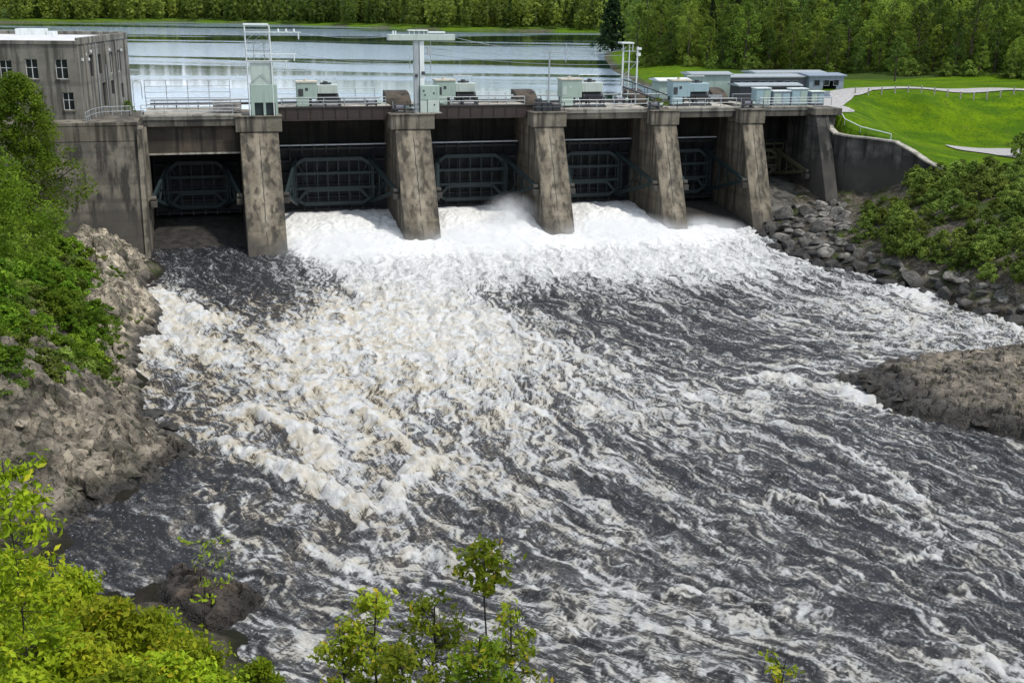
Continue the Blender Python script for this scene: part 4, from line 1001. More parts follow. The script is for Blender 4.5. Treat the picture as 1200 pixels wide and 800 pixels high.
for i, (y, z, w, h) in enumerate(side):
    f = MB(); y0, y1 = y - w / 2, y + w / 2; t = .07
    f.box(-.3, -.2, y0, y0 + t, z, z + h); f.box(-.3, -.2, y1 - t, y1, z, z + h); f.box(-.3, -.2, y0 + t, y1 - t, z, z + t); f.box(-.3, -.2, y0 + t, y1 - t, z + h - t, z + h); f.box(-.29, -.21, y - .04, y + .04, z + t, z + h - t)
    wf = f.build('window' if z > 1 else 'door', M['frame_white'] if i in (2, 3) else M['dark_metal'], house)
    g_ = MB(); g_.box(-.26, -.24, y0 + t * .5, y1 - t * .5, z + t * .5, z + h - t * .5); g_.build('pane', M['glass_dark'], wf)
mb = MB()
for y, z in ((1.2, 6.4), (2.6, 6.9), (3.8, 6.3), (4.9, 7.15), (13.2, 7.0), (19, 6.7)): mb.box(.0, .16, y, y + .3, z, z + .3)
mb.build('wall_bracket', M['white_metal'], house)
mb = MB(); mb.tube((.1, 7.2, 0), (.1, 7.2, HH - .3), .06); mb.tube((.1, 10.9, 0), (.1, 10.9, HH - 3), .05); mb.build('drain_pipe', M['galv'], house)
# terrace railing
r = on_dam('terrace_railing', 0, 0, 15.0, 'low galvanised railing on the terrace beside the powerhouse', 'railing')
mb = MB(); pts = [(-18.9, -3.2, 0), (-18.6, .5, 0), (-17.6, 3.4, 0), (-14.6, 4.2, 0)]
for p, q in zip(pts[:-1], pts[1:]):
    for z in (.5, 1.05): mb.tube((p[0], p[1], z), (q[0], q[1], z), .04)
    for t in (0, .33, .66, 1): x, y = p[0] + (q[0] - p[0]) * t, p[1] + (q[1] - p[1]) * t; mb.tube((x, y, 0), (x, y, 1.05), .04)
mb.build('rails', M['galv'], r)

# ------------------------------------------------------------------ wing wall on the right
r = empty('wing_wall', DAM_O, DAM_A, 'dark stained concrete wing wall curving away from the right end of the dam', 'retaining wall')
cen = [(75.7, .6, 13.0), (75.6, -.6, 12.4), (76.0, -1.6, 11.8), (77.0, -2.9, 11.6), (79.2, -5.3, 11.5), (81.3, -7.6, 11.3), (82.4, -9.7, 10.4), (83.4, -12.2, 9.2), (84.3, -14.2, 8.6)]
mb = MB(); mc = MB(); th = .8
for (a, b) in zip(cen[:-1], cen[1:]):
    dx, dy = b[0] - a[0], b[1] - a[1]; L_ = math.hypot(dx, dy); nx, ny = -dy / L_ * th / 2, dx / L_ * th / 2
    mb.prism_z([(a[0] - nx * 1, a[1] - ny), (b[0] - nx, b[1] - ny), (b[0] + nx, b[1] + ny), (a[0] + nx, a[1] + ny)], [-1] * 4, [a[2], b[2], b[2], a[2]])
    k_ = 1.45; mc.prism_z([(a[0] - nx * k_, a[1] - ny * k_), (b[0] - nx * k_, b[1] - ny * k_), (b[0] + nx * k_, b[1] + ny * k_), (a[0] + nx * k_, a[1] + ny * k_)], [a[2] + .003, b[2] + .003] * 1 + [b[2] + .003, a[2] + .003], [a[2] + .2, b[2] + .2, b[2] + .2, a[2] + .2])
mb.build('wall', M['conc_wing'], r); mc.build('coping', M['conc_pale'], r)
r = empty('wall_railing', DAM_O, DAM_A, 'low pale pipe rail on the grass behind the wing wall', 'railing')
mb = MB(); rp = [(77.6, .8), (77.7, -.6), (79.0, -2.6), (81.8, -5.6)]
for p, q in zip(rp[:-1], rp[1:]):
    zp, zq = [float(height_at(*W(*e)[:2])) + .75 for e in (p, q)]
    mb.tube((*p, zp), (*q, zq), .06); mb.tube((*p, zp - .9), (*p, zp), .05); mb.tube((*q, zq - .9), (*q, zq), .05)
mb.build('rails', M['white_metal'], r)

# ------------------------------------------------------------------ sheds on the right bank behind the dam
def shed(name, s, d, w, dp, h, mat, label, cat, roof=M['white_metal'], z=None, wins=0, openfront=False):
    c = W(s, d); z = float(height_at(c[0], c[1])) if z is None else z
    r = empty(name, (c[0], c[1], z), DAM_A, label, cat)
    b = MB()
    b.box(-w / 2, w / 2, dp / 2 - .2, dp / 2, -1.2, h); b.box(-w / 2, -w / 2 + .2, -dp / 2, dp / 2 - .203, -1.2, h); b.box(w / 2 - .2, w / 2, -dp / 2, dp / 2 - .203, -1.2, h)
    if openfront: b.box(-w / 2 + .203, -w * .1, -dp / 2, -dp / 2 + .2, -1.2, h); b.box(w * .3, w / 2 - .203, -dp / 2, -dp / 2 + .2, -1.2, h); b.box(-w * .1 + .003, w * .3 - .003, -dp / 2, -dp / 2 + .2, h * .72, h)
    else: b.box(-w / 2 + .203, w / 2 - .203, -dp / 2, -dp / 2 + .2, -1.2, h)
    b.build('wall', mat, r)
    t = MB(); t.prism_x([(-dp / 2 - .35, h + .003), (dp / 2 + .35, h + .003), (dp / 2 + .35, h + .22), (0, h + .42), (-dp / 2 - .35, h + .16)], -w / 2 - .35, w / 2 + .35); t.build('roof', roof, r)
    for i in range(wins):
        x = -w * .42 + w * .84 * (i + .5) / wins; f = MB(); f.box(x - .5, x + .5, -dp / 2 - .06, -dp / 2 - .003, h * .42, h * .78); wf = f.build('window', M['galv'] if i % 3 else mat, r)
        g_ = MB(); g_.box(x - .45, x + .45, -dp / 2 - .075, -dp / 2 - .063, h * .45, h * .76); g_.build('pane', M['glass_dark'], wf)
    return r


shed('equipment_shed', 66.0, 19, 6.0, 3.4, 3.0, M['mint'], 'square pale green shed behind the blue green hoist', 'shed', z=15.4, roof=M['galv'])
shed('equipment_shed', 59.8, 18, 4.6, 3.0, 2.4, M['mint'], 'small low mint shed left of the square pale green shed', 'shed', z=15.2)
shed('storage_building', 78, 27, 15, 5, 2.3, M['slate'], 'long low slate coloured building with a grey roof edge', 'building', z=15.2, wins=9, roof=M['galv'])
shed('storage_building', 88.5, 26, 6.0, 5, 2.5, M['blue_grey'], 'blue grey flat shed with windows at the road end', 'building', roof=M['blue_grey'], z=15.2, wins=3, openfront=True)
shed('stoplog_shelter', 73, 14, 9.5, 3.2, 2.0, M['dark_metal'], 'dark open shelter with a grey roof behind the blue cabinets', 'shelter', z=15.1, openfront=True, roof=M['galv'])
shed('storage_building', 92, 44, 13, 5, 1.8, M['blue_grey'], 'low flat pale roof shed standing farthest back by the forest edge', 'building', roof=M['galv'], z=15.2)
# stoplog stacks and beams, each a separate load
for i, (s, d, w, lab) in enumerate([(62.5, 11, 4.2, 'stack of grey beams under the small mint shed'), (68.5, 11.5, 3.6, 'stack of dark beams right of the blue green hoist'), (81.5, 15, 4.8, 'long stack of grey steel beams at the road end')]):
    r = on_dam('beam_stack', s, d, 15.1, lab, 'beam stack', 'steel beam stacks behind the deck')
    for j in range(6):
        b = MB(); b.box(-w / 2 + .1 * (j % 3), w / 2 - .15 * (j % 2), -.9 + .62 * (j % 3), -.9 + .62 * (j % 3) + .4, .02 + .52 * (j // 3), .5 + .52 * (j // 3)); b.build('beam', (M['galv'], M['dark_metal'], M['blue_grey'])[(i + j) % 3], r)
# slanted gangway
r = on_dam('gangway', 53.0, 9.5, 15.1, 'dark sloping steel gangway descending by the steel portal', 'gangway')
b = MB(); b.beam((-3.6, .6, 2.3), (2.2, -2.4, .25), 1.1, .18); b.build('tread', M['dark_metal'], r)
b = MB()
for o in (-.55, .55):
    b.tube((-3.6, .6 + o, 3.3), (2.2, -2.4 + o, 1.25), .05)
    for t in (0, .25, .5, .75, 1): p = Vector((-3.6, .6 + o, 2.3)).lerp(Vector((2.2, -2.4 + o, .25)), t); b.tube(p, p + Vector((0, 0, 1.0)), .04)
b.build('handrail', M['dark_metal'], r)


# ------------------------------------------------------------------ road, path and guard posts
def strip(name, pts, width, mat, lift=.14):
    pts = np.array(pts); out = []
    for a, b in zip(pts[:-1], pts[1:]):
        n_ = max(2, int(np.linalg.norm(b - a) / 1.0)); out += [a + (b - a) * t for t in np.linspace(0, 1, n_, endpoint=False)]
    out.append(pts[-1]); out = np.array(out); tg = np.gradient(out, axis=0); tg /= np.linalg.norm(tg, axis=1)[:, None]; nn = np.c_[-tg[:, 1], tg[:, 0]]
    w_ = np.interp(np.r_[0, np.cumsum(np.linalg.norm(np.diff(out, axis=0), axis=1))], np.r_[0, np.cumsum(np.linalg.norm(np.diff(pts, axis=0), axis=1))], width) if hasattr(width, '__len__') else np.full(len(out), width)
    vs = []
    for k in range(7):
        q = out + nn * (w_ * (k / 6 - .5))[:, None]; vs.append(np.c_[q, height_at(q[:, 0], q[:, 1]) + lift])
    vs = np.stack(vs, 1); n_ = len(out); i_ = np.arange(n_ * 7).reshape(n_, 7); fs = np.stack([i_[:-1, :-1], i_[1:, :-1], i_[1:, 1:], i_[:-1, 1:]], -1).reshape(-1, 4)
    me_ = np_mesh(name, vs.reshape(-1, 3), fs, mat); return tag(link(name, me_), kind='structure')


M['gravel'] = simple('pale gravel', (.36, .345, .33), .95, .25, 3, .5)
strip('road', [P(962, 121, 15.2)[:2], P(985, 110.5, 15.4)[:2], P(1010, 107, 15.5)[:2], P(1100, 106.5, 15.5)[:2], P(1210, 106.5, 15.5)[:2], (150, 190), (260, 195)], 4.2, M['gravel'])
strip('gravel_yard', [P(966, 127, 15)[:2], P(985, 119, 15.2)[:2], P(1002, 123, 14.8)[:2]], [2.5, 4.5, 1.5], M['gravel'], .1)
strip('footpath', [P(1108, 172, 9)[:2], P(1150, 176, 9)[:2], P(1210, 181, 9)[:2], (110, 152), (140, 145)], [.4, 7, 14, 14, 14], M['gravel'])
gp = None
for i in range(15):
    q = P(1002 + i * 15.5, 109.5, 15.5); z = float(height_at(q[0], q[1]))
    if gp is None:
        mb = MB(); mb.box(-.09, .09, -.09, .09, -.2, 1.0); mb.box(-.12, .12, -.12, .12, 1.003, 1.06); gp = mb.build('guard_post', M['timber'], bevel=.02); o = gp
    else: o = gp.copy(); COL.objects.link(o)
    o.location = (q[0], q[1], z); tag(o, 'short grey post along the road on the embankment crest', 'post', 'guard posts along the crest road')
#@@PART3
# ------------------------------------------------------------------ rocks
def outcrop(name, poly_px, label, mat, top, step=.22, steep=.9, seed=1, extra=(), zbase=None, ramp=None, rough=1.0, edge=.55):
    poly = np.array([ground(*p)[:2] for p in poly_px] + list(extra)); lo, hi = poly.min(0), poly.max(0)
    x = np.arange(lo[0] - step, hi[0] + step, step); y = np.arange(lo[1] - step, hi[1] + step, step); X, Y = np.meshgrid(x, y)
    d, _ = seg_dist(X, Y, poly, True); ins = inside(X, Y, poly); sd = np.where(ins, d, -d)
    Q = np.c_[X.ravel(), Y.ravel(), np.full(X.size, seed * 3.1)]
    jag = value_noise(Q, .55, seed, 4).reshape(X.shape); sd = sd + jag * .9
    base = np.maximum(height_at(X.ravel(), Y.ravel()).reshape(X.shape), -.6) if zbase is None else zbase
    n1 = value_noise(Q * [1, 1, 1], .35, seed + 1, 4).reshape(X.shape); n2 = value_noise(Q, 1.3, seed + 2, 4).reshape(X.shape)
    strata = value_noise(Q * [1, 2.4, 1], .8, seed + 5, 3).reshape(X.shape)
    n3 = value_noise(Q, 2.6, seed + 7, 3).reshape(X.shape)
    blocks = np.round((n1 + 1) * 4 + jag) / 4 - 1
    def cells(size, sd_, jit=.9):
        """blocky broken ground: a height and an edge distance for jittered cells"""
        gx_, gy_ = X / size + .5 * n1, Y / size * 1.25 + .5 * n2; ci, cj = np.floor(gx_), np.floor(gy_); f1 = np.full(X.shape, 9.); f2 = np.full(X.shape, 9.); hv = np.zeros(X.shape)
        for a_ in (-1, 0, 1):
            for b_ in (-1, 0, 1):
                i_, j_ = (ci + a_).astype(np.int64), (cj + b_).astype(np.int64); hh = (i_ * 374761393 + j_ * 668265263 + sd_ * 974711) & 0x7fffffff; hh = ((hh ^ (hh >> 13)) * 1274126177) & 0x7fffffff
                r1, r2, r3 = (hh & 1023) / 1023., ((hh >> 10) & 1023) / 1023., ((hh >> 20) & 1023) / 1023.
                dx, dy = gx_ - (i_ + .5 + jit * (r1 - .5)), gy_ - (j_ + .5 + jit * (r2 - .5)); dd = np.hypot(dx, dy); tilt = (r1 - .5) * dx * 1.1 + (r2 - .5) * dy * 1.1
                m_ = dd < f1; f2 = np.where(m_, f1, np.minimum(f2, dd)); hv = np.where(m_, (r3 - .5) + tilt, hv); f1 = np.where(m_, dd, f1)
        return hv, smooth(0, .22, f2 - f1)
    c1, e1 = cells(1.7, seed); c2, e2 = cells(.75, seed + 4)
    h = top * (edge * smooth(-.2, steep, sd) + (1 - edge) * smooth(.2, steep * 4.5, sd)) + smooth(-.3, 1.2, sd) * rough * (.5 * n1 + .25 * blocks + .8 * c1 + .5 * c2 - .22 * (1 - e1) - .14 * (1 - e2) + .25 * strata + .12 * n3)
    if ramp is not None: h = h * ramp(X, Y)
    Z = base + h - 1.4 * smooth(.0, -1.2, sd)
    if zbase is None: Z = np.maximum(Z, base - .5)
    i = np.arange(X.size).reshape(X.shape); f = np.stack([i[:-1, :-1], i[:-1, 1:], i[1:, 1:], i[1:, :-1]], -1)
    keep = (sd > -.9); kf = keep[:-1, :-1] & keep[1:, 1:] & keep[1:, :-1] & keep[:-1, 1:]; f = f[kf]; used = np.unique(f); rm = np.zeros(X.size, np.int64); rm[used] = np.arange(len(used))
    co = np.c_[X.ravel(), Y.ravel(), Z.ravel()]; co[:, :2] += .22 * np.c_[value_noise(co, 1.5, seed + 8, 2), value_noise(co, 1.5, seed + 9, 2)]
    o = link(name, np_mesh(name, co[used], rm[f], mat, smooth_shade=False)); return tag(o, label, 'rock')


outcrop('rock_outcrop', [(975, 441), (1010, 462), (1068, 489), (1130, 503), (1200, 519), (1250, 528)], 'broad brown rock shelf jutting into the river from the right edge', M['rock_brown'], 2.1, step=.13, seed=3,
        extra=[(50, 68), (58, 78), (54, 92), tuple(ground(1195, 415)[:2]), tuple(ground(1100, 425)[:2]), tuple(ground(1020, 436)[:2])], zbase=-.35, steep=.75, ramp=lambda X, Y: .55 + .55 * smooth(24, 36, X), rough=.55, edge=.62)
outcrop('rock_outcrop', [(188, 672), (225, 668), (262, 684), (313, 700), (300, 716), (262, 738), (225, 742), (190, 722)], 'small dark brown rock at the water edge beyond the lower left bushes', M['rock_dark'], 1.9, step=.12, steep=.7, seed=5, zbase=-.3, rough=.6)
outcrop('rock_outcrop', [(-20, 470), (60, 452), (110, 462), (165, 485), (238, 527), (192, 556), (130, 585), (85, 615), (40, 640), (-20, 640)], 'wide pale rubble point on the left bank ending in a dark tip', M['rock_left'], 1.1, step=.2, steep=1.0, seed=11, rough=1.0)
outcrop('rock_outcrop', [(95, 292), (150, 292), (174, 306), (167, 342), (197, 374), (168, 400), (165, 440), (172, 488), (120, 470), (95, 430), (85, 350)], 'steep pale ledges on the left bank below the abutment', M['rock_left'], 1.0, step=.22, steep=1.0, seed=17, rough=1.1)


def boulder_mesh(seed):
    r_ = np.random.default_rng(seed); import bmesh
    b = bmesh.new(); bmesh.ops.create_icosphere(b, subdivisions=3, radius=1.0); co = np.array([v.co[:] for v in b.verts])
    for _ in range(11):
        n_ = r_.standard_normal(3); n_ /= np.linalg.norm(n_); t = r_.uniform(.5, .85); k = co @ n_; co -= np.outer(np.maximum(k - t, 0), n_) * .95
    co *= np.array([1.25, .95, .68]) * r_.uniform(.85, 1.15, 3); co += .07 * np.c_[value_noise(co, 1.6, seed, 3), value_noise(co, 1.6, seed + 1, 3), value_noise(co, 1.6, seed + 2, 3)]
    for v, c in zip(b.verts, co): v.co = c
    me_ = bpy.data.meshes.new('boulder'); b.to_mesh(me_); b.free(); me_.polygons.foreach_set('use_smooth', np.zeros(len(me_.polygons), bool)); return me_


BM = [boulder_mesh(100 + i) for i in range(7)]
for me_ in BM: me_.materials.append(M['rock_right'])
BL = [b.copy() for b in BM[:4]]
for me_ in BL: me_.materials.clear(); me_.materials.append(M['rock_left'])


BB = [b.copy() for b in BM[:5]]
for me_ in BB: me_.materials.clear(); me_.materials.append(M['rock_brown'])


def in_poly(p, poly): return bool(inside(np.array([p[0]]), np.array([p[1]]), np.array(poly))[0])


def scatter_boulders(poly, n, sizes, meshes, label, group, zguess=1.2, name='boulder', lift=.1):
    poly = np.array(poly, float); lo, hi = poly.min(0), poly.max(0); k = 0; pts = []
    for _ in range(n * 40):
        if k >= n: break
        p = rng.uniform(lo, hi)
        if not in_poly(p, poly): continue
        z = zguess
        q = ground_hit(*p)
        if q is None or q[1] > 152: continue
        z = q[2]
        sz = rng.uniform(*sizes) * (1.35 if rng.random() < .12 else 1)
        if any((q[0] - a) ** 2 + (q[1] - b) ** 2 < (.72 * (sz + c)) ** 2 for a, b, c in pts): continue
        pts.append((q[0], q[1], sz)); o = link(name, meshes[int(rng.integers(len(meshes)))])
        o.location = (q[0], q[1], max(z, -.15) + sz * lift); o.scale = sz * rng.uniform(.8, 1.2, 3); o.rotation_euler = (rng.uniform(-.4, .4), rng.uniform(-.4, .4), rng.uniform(0, 6.28))
        tag(o, label, 'boulder', group); k += 1


RIP = [(880, 268), (905, 252), (935, 238), (985, 238), (1000, 262), (990, 285), (1040, 306), (1090, 318), (1150, 332), (1215, 352), (1215, 398), (1190, 380), (1100, 350), (1010, 323), (960, 316), (905, 296)]
scatter_boulders(RIP, 298, (.55, 1.25), BM, 'grey angular boulder in the riprap at the foot of the right bank', 'riprap boulders on the right bank')
scatter_boulders([(110, 290), (165, 300), (165, 350), (190, 375), (160, 400), (160, 480), (225, 525), (180, 552), (90, 600), (20, 590), (10, 500), (100, 470), (110, 400), (90, 340)], 290, (.2, .75), BL, 'pale broken rock lying on the left bank ledges', 'loose rocks on the left bank', 2.0, 'loose_rock', .45)


rs_ = np.random.default_rng(91); shelf = np.array([ground(*p)[:2] for p in [(975, 441), (1010, 462), (1068, 489), (1130, 503), (1200, 519), (1235, 526)]]); sl_ = np.r_[0, np.cumsum(np.linalg.norm(np.diff(shelf, axis=0), axis=1))]
for i in range(46):
    t = rs_.uniform(4.0, sl_[-1]); e = .25 + abs(rs_.normal(0, .9)); x, y = np.interp(t, sl_, shelf[:, 0]) + .3 * e, np.interp(t, sl_, shelf[:, 1]) + e; sz = rs_.uniform(.25, .62)
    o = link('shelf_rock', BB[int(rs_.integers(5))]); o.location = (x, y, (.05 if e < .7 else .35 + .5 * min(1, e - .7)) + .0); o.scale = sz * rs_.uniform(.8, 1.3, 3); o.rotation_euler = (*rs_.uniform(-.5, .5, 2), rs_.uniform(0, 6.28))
    tag(o, 'broken brown block along the water side of the right rock shelf', 'rock', 'blocks along the right rock shelf')

# ------------------------------------------------------------------ vegetation
def leaf_cloud(centres, radii, per, size, r_, flat=.0, out_from=None, aspect=.55, droop=.0):
    """diamond leaves gathered in clumps; returns verts, faces, tint, tint2"""
    nC = len(centres); per = np.full(nC, per) if np.isscalar(per) else per
    c = np.repeat(np.asarray(centres), per, 0); rad = np.repeat(np.asarray(radii), per); n_ = len(c)
    v = r_.standard_normal((n_, 3)); v /= np.linalg.norm(v, axis=1)[:, None]; v *= (r_.random(n_) ** .45)[:, None]
    pos = c + v * rad[:, None] * np.array([1, 1, .75])
    nrm = v * .8 + r_.standard_normal((n_, 3)) * .55 + np.array([0, 0, .55]); nrm /= np.linalg.norm(nrm, axis=1)[:, None]
    a = np.cross(nrm, r_.standard_normal((n_, 3))); a[:, 2] -= droop; a -= nrm * (a * nrm).sum(1)[:, None]; a /= np.linalg.norm(a, axis=1)[:, None]; b = np.cross(nrm, a)
    s = size * r_.uniform(.6, 1.35, n_)[:, None]
    vs = np.stack([pos - a * s * .5, pos + b * s * aspect * .5 + a * s * .08, pos + a * s * .55 - nrm * s * .12, pos - b * s * aspect * .5 + a * s * .08], 1).reshape(-1, 3)
    fs = np.arange(n_ * 4).reshape(-1, 4)
    t = np.clip(np.repeat(r_.random(nC), per) * .6 + r_.random(n_) * .45, 0, 1); t2 = np.clip(np.repeat(r_.random(nC), per) * .55 + r_.random(n_) * .5, 0, 1)
    return vs, fs, np.repeat(t, 4), np.repeat(t2, 4)


def crown_clumps(h, r, n_, r_, z0=.22, shape=.8, core=.25, lump=.25):
    """clump centres through an uneven crown"""
    lob = r_.uniform(0, 6.28, 4); out = []; rad = []
    while len(out) < n_:
        t = r_.random() ** .85; z = h * (z0 + (1 - z0) * t); prof = (math.sin(math.pi * min(1, (t * .93 + .05)) ** shape)) ** .7
        a = r_.uniform(0, 6.283); lb = 1 + lump * math.sin(2 * a + lob[0] + 3 * t) + lump * .7 * math.sin(5 * a + lob[1] - 7 * t) + lump * .5 * math.sin(9 * t + lob[2])
        q = r * prof * lb * (core + (1 - core) * r_.random() ** .5); out.append((q * math.cos(a), q * math.sin(a), z)); rad.append(r * r_.uniform(.16, .30) * (.55 + .6 * prof))
    return np.array(out), np.array(rad)


def leaf_obj_mesh(name, mat, parts):
    vs, fs, t, t2 = [], [], [], []; o = 0
    for v, f, a, b in parts: vs.append(v); fs.append(f + o); o += len(v); t.append(a); t2.append(b)
    return np_mesh(name, np.concatenate(vs), np.concatenate(fs), mat, {'tint': np.concatenate(t), 'tint2': np.concatenate(t2)}, smooth_shade=False)


def trunk_mesh(name, h, r0, mat, r_, limbs=7, spread=.3, z0=.25, bend=.03):
    mb = MB(); pts = [Vector((0, 0, -.6))]; n_ = 6
    for k in range(1, n_ + 1): pts.append(Vector((r_.normal(0, bend * h) * k / n_, r_.normal(0, bend * h) * k / n_, h * .92 * k / n_)))
    rad = [r0 * (1 - .85 * k / n_) for k in range(n_ + 1)]
    for k in range(n_): mb.tube(pts[k], pts[k + 1], rad[k], rad[k + 1], 7)
    for _ in range(limbs):
        t = r_.uniform(z0, .85); k = int(t * n_); p = pts[k].lerp(pts[k + 1], t * n_ - k); a = r_.uniform(0, 6.28); l = spread * h * (1.1 - t) * r_.uniform(.7, 1.2)
        q = p + Vector((math.cos(a) * l, math.sin(a) * l, l * .7)); mb.tube(p, q, rad[k] * .45, rad[k] * .12, 5)
    o = mb.build(name, mat, fix=False); me_ = o.data; bpy.data.objects.remove(o); return me_


def tree_kind(seed, h, r, leaf, mat, n_clump, per, z0=.2, shape=.8, bark='bark', lump=.25, conifer=False):
    r_ = np.random.default_rng(seed)
    if conifer:
        cs, rs = [], []
        for k in range(n_clump):
            t = r_.random() ** .8; z = h * (.06 + .94 * t); rr = r * (1 - t) ** .85 * r_.uniform(.35, 1.05) * (1 + .18 * math.sin(t * 60)); a = r_.uniform(0, 6.28); cs.append((rr * math.cos(a), rr * math.sin(a), z - rr * .22)); rs.append(.14 * r * (1.25 - t) + .08)
        cs, rs = np.array(cs), np.array(rs)
    else: cs, rs = crown_clumps(h, r, n_clump, r_, z0, shape, .25, lump)
    crown = leaf_obj_mesh('crown', mat, [leaf_cloud(cs, rs, per, leaf, r_, droop=.6 if conifer else 0)])
    return crown, trunk_mesh('trunk', h, .018 * h + .05, M[bark], r_)


def plant_tree(kind, name, x, y, z, label, cat, group, sc=1.0, rz=None, zs=1.0):
    root = empty(name, (x, y, z), rng.uniform(0, 6.28) if rz is None else rz, label, cat, group); root.scale = (sc, sc, sc * zs)
    link('crown', kind[0], root); link('trunk', kind[1], root); return root


# right bank forest
KB = [tree_kind(300 + i, 12.5, 2.9 + .35 * (i % 3), .42, M['leaf_forest'], 110, 24, z0=.03, shape=.62 + .1 * (i % 3)) for i in range(5)]
KD = [tree_kind(320 + i, 13, 3.2, .42, M['leaf_dark'], 110, 24, z0=.03, shape=.65) for i in range(3)]
KC = [tree_kind(340 + i, 15, 2.5, .34, M['leaf_conifer'], 170, 18, conifer=True, bark='bark_dark') for i in range(2)]
edge = np.array([(28, 268), (34, 258), (46, 243), (60, 233), (72, 224), (82, 212), (92, 203), (108, 197), (130, 198)]); el = np.r_[0, np.cumsum(np.linalg.norm(np.diff(edge, axis=0), axis=1))]
count = {'b': 0, 'd': 0, 'c': 0}; rows = 15; planted = 0
for row in range(rows):
    step = 5.0 + .12 * row
    for t in np.arange(rng.uniform(0, step), el[-1], step):
        bx = np.interp(t, el, edge[:, 0]); by = np.interp(t, el, edge[:, 1]); ex, ey = np.interp(t + 1, el, edge[:, 0]) - bx, np.interp(t + 1, el, edge[:, 1]) - by
        L_ = math.hypot(ex, ey) + 1e-6; nx, ny = -ey / L_, ex / L_
        if nx < 0: nx, ny = -nx, -ny
        nx, ny = .35, .94
        off = row * 5.0 + rng.uniform(-1.6, 1.6); x = bx + nx * off + rng.uniform(-1.3, 1.3); y = by + ny * off
        if x / y > .62 or x / y < .085: continue
        u = rng.random(); small = row == 0
        kd = 'd' if u < .24 else ('c' if u < .31 and row > 1 else 'b'); ks = {'b': KB, 'd': KD, 'c': KC}[kd]
        sc = rng.uniform(.6, 1.2) * (.72 if small and x > 66 else 1.0) * (1.0 if row < 4 else 1.08) * (1.12 if x < 60 and row > 0 else 1)
        lab = {'b': ('bright green birch in the wood on the right bank', 'birches in the right bank wood', 'birch_tree'), 'd': ('dark green alder in the wood on the right bank', 'alders in the right bank wood', 'alder_tree'), 'c': ('dark pointed spruce among the birches on the right bank', 'spruces in the right bank wood', 'spruce_tree')}[kd]
        plant_tree(ks[int(rng.integers(len(ks)))], lab[2], x, y, float(height_at(x, y)), lab[0], 'tree', lab[1], sc, zs=rng.uniform(.9, 1.15)); planted += 1
# the lone dark spruce at the tip of the far bank and the dark one in the meadow
kc = tree_kind(360, 19.0, 6.2, .6, M['leaf_conifer'], 520, 30, conifer=True, bark='bark_dark')
q = P(717, 60, 13.6); plant_tree(kc, 'spruce_tree', q[0], q[1], 13.3, 'lone dark spruce at the tip of the far bank, left of the wood', 'tree', None, 1.0)
q = P(1048, 97, 15.4); plant_tree(tree_kind(361, 7.5, 1.9, .3, M['leaf_dark'], 110, 20, z0=.25), 'alder_tree', q[0], q[1], float(height_at(q[0], q[1])), 'single small dark tree on the meadow before the wood', 'tree', None, 1.0)


# far woods as one mass each
def wood(name, spots, leaves, size, mat, seed, hlo, hhi, conif=.42):
    r_ = np.random.default_rng(seed); cs, rs, tt = [], [], []
    for x, y, z in spots:
        h = r_.uniform(hlo, hhi); con = r_.random() < conif; r0 = h * (.17 if con else .27)
        for k in range(leaves):
            t = r_.random(); a = r_.uniform(0, 6.283)
            pr = (1 - t) if con else math.sin(math.pi * (t * .9 + .08)) ** .6; q_ = r0 * pr * r_.random() ** .4
            cs.append((x + q_ * math.cos(a), y + q_ * math.sin(a), z + h * (.05 + .95 * t)))
        tt.append(r_.random() * .35 if con else np.clip(.5 + .45 * math.sin(x * .021 + 2 * math.sin(y * .013)) + r_.uniform(-.35, .35), 0, 1))
    cs = np.array(cs); n_ = len(cs); nrm = r_.standard_normal((n_, 3)) * .7 + np.array([0, -.25, .55]); nrm /= np.linalg.norm(nrm, axis=1)[:, None]
    a = np.cross(nrm, r_.standard_normal((n_, 3))); a /= np.linalg.norm(a, axis=1)[:, None]; b = np.cross(nrm, a); s = size * r_.uniform(.6, 1.4, n_)[:, None]
    vs = np.stack([cs - a * s * .5, cs + b * s * .4, cs + a * s * .5, cs - b * s * .4], 1).reshape(-1, 3); fs = np.arange(n_ * 4).reshape(-1, 4)
    t = np.repeat(np.clip(np.repeat(tt, leaves) * .75 + r_.random(n_) * .3, 0, 1), 4)
    o = link(name, np_mesh(name, vs, fs, mat, {'tint': t, 'tint2': t * 0}, False)); return tag(o, kind='stuff')


r_ = np.random.default_rng(77); xs_, ys_ = r_.uniform(-620, 330, 26000), r_.uniform(395, 1250, 26000)
dl, _ = seg_dist(xs_, ys_, LAKE, True); ins = inside(xs_, ys_, LAKE); ang = xs_ / ys_
keepm = (~ins) & (dl > 9) & (ang > -.52) & (ang < .5) & (r_.random(26000) < np.where(dl < 60, .9, np.where(dl < 200, .42, .16)))
spots = np.c_[xs_, ys_][keepm]; print('far wood trees', len(spots))
tag(wood('far_wood', np.c_[spots, terrain(spots[:, 0], spots[:, 1])[0]], 85, 2.1, M['leaf_far'], 5, 7, 19), 'wide green wood along the far shore of the reservoir', 'wood')
xs_, ys_ = r_.uniform(20, 420, 9000), r_.uniform(255, 640, 9000); ex = np.interp(xs_, edge[:, 0], edge[:, 1])
keepm = (ys_ > ex + 72) & (xs_ / ys_ > .075) & (xs_ / ys_ < .66) & (r_.random(9000) < .42)
dl, _ = seg_dist(xs_, ys_, LAKE, True); keepm &= (~inside(xs_, ys_, LAKE)) & (dl > 5); spots = np.c_[xs_, ys_][keepm]; print('hill wood trees', len(spots))
tag(wood('hill_wood', np.c_[spots, terrain(spots[:, 0], spots[:, 1])[0]], 150, 1.0, M['leaf_far'], 6, 10, 17), 'mixed wood rising behind the near trees of the right bank', 'wood')

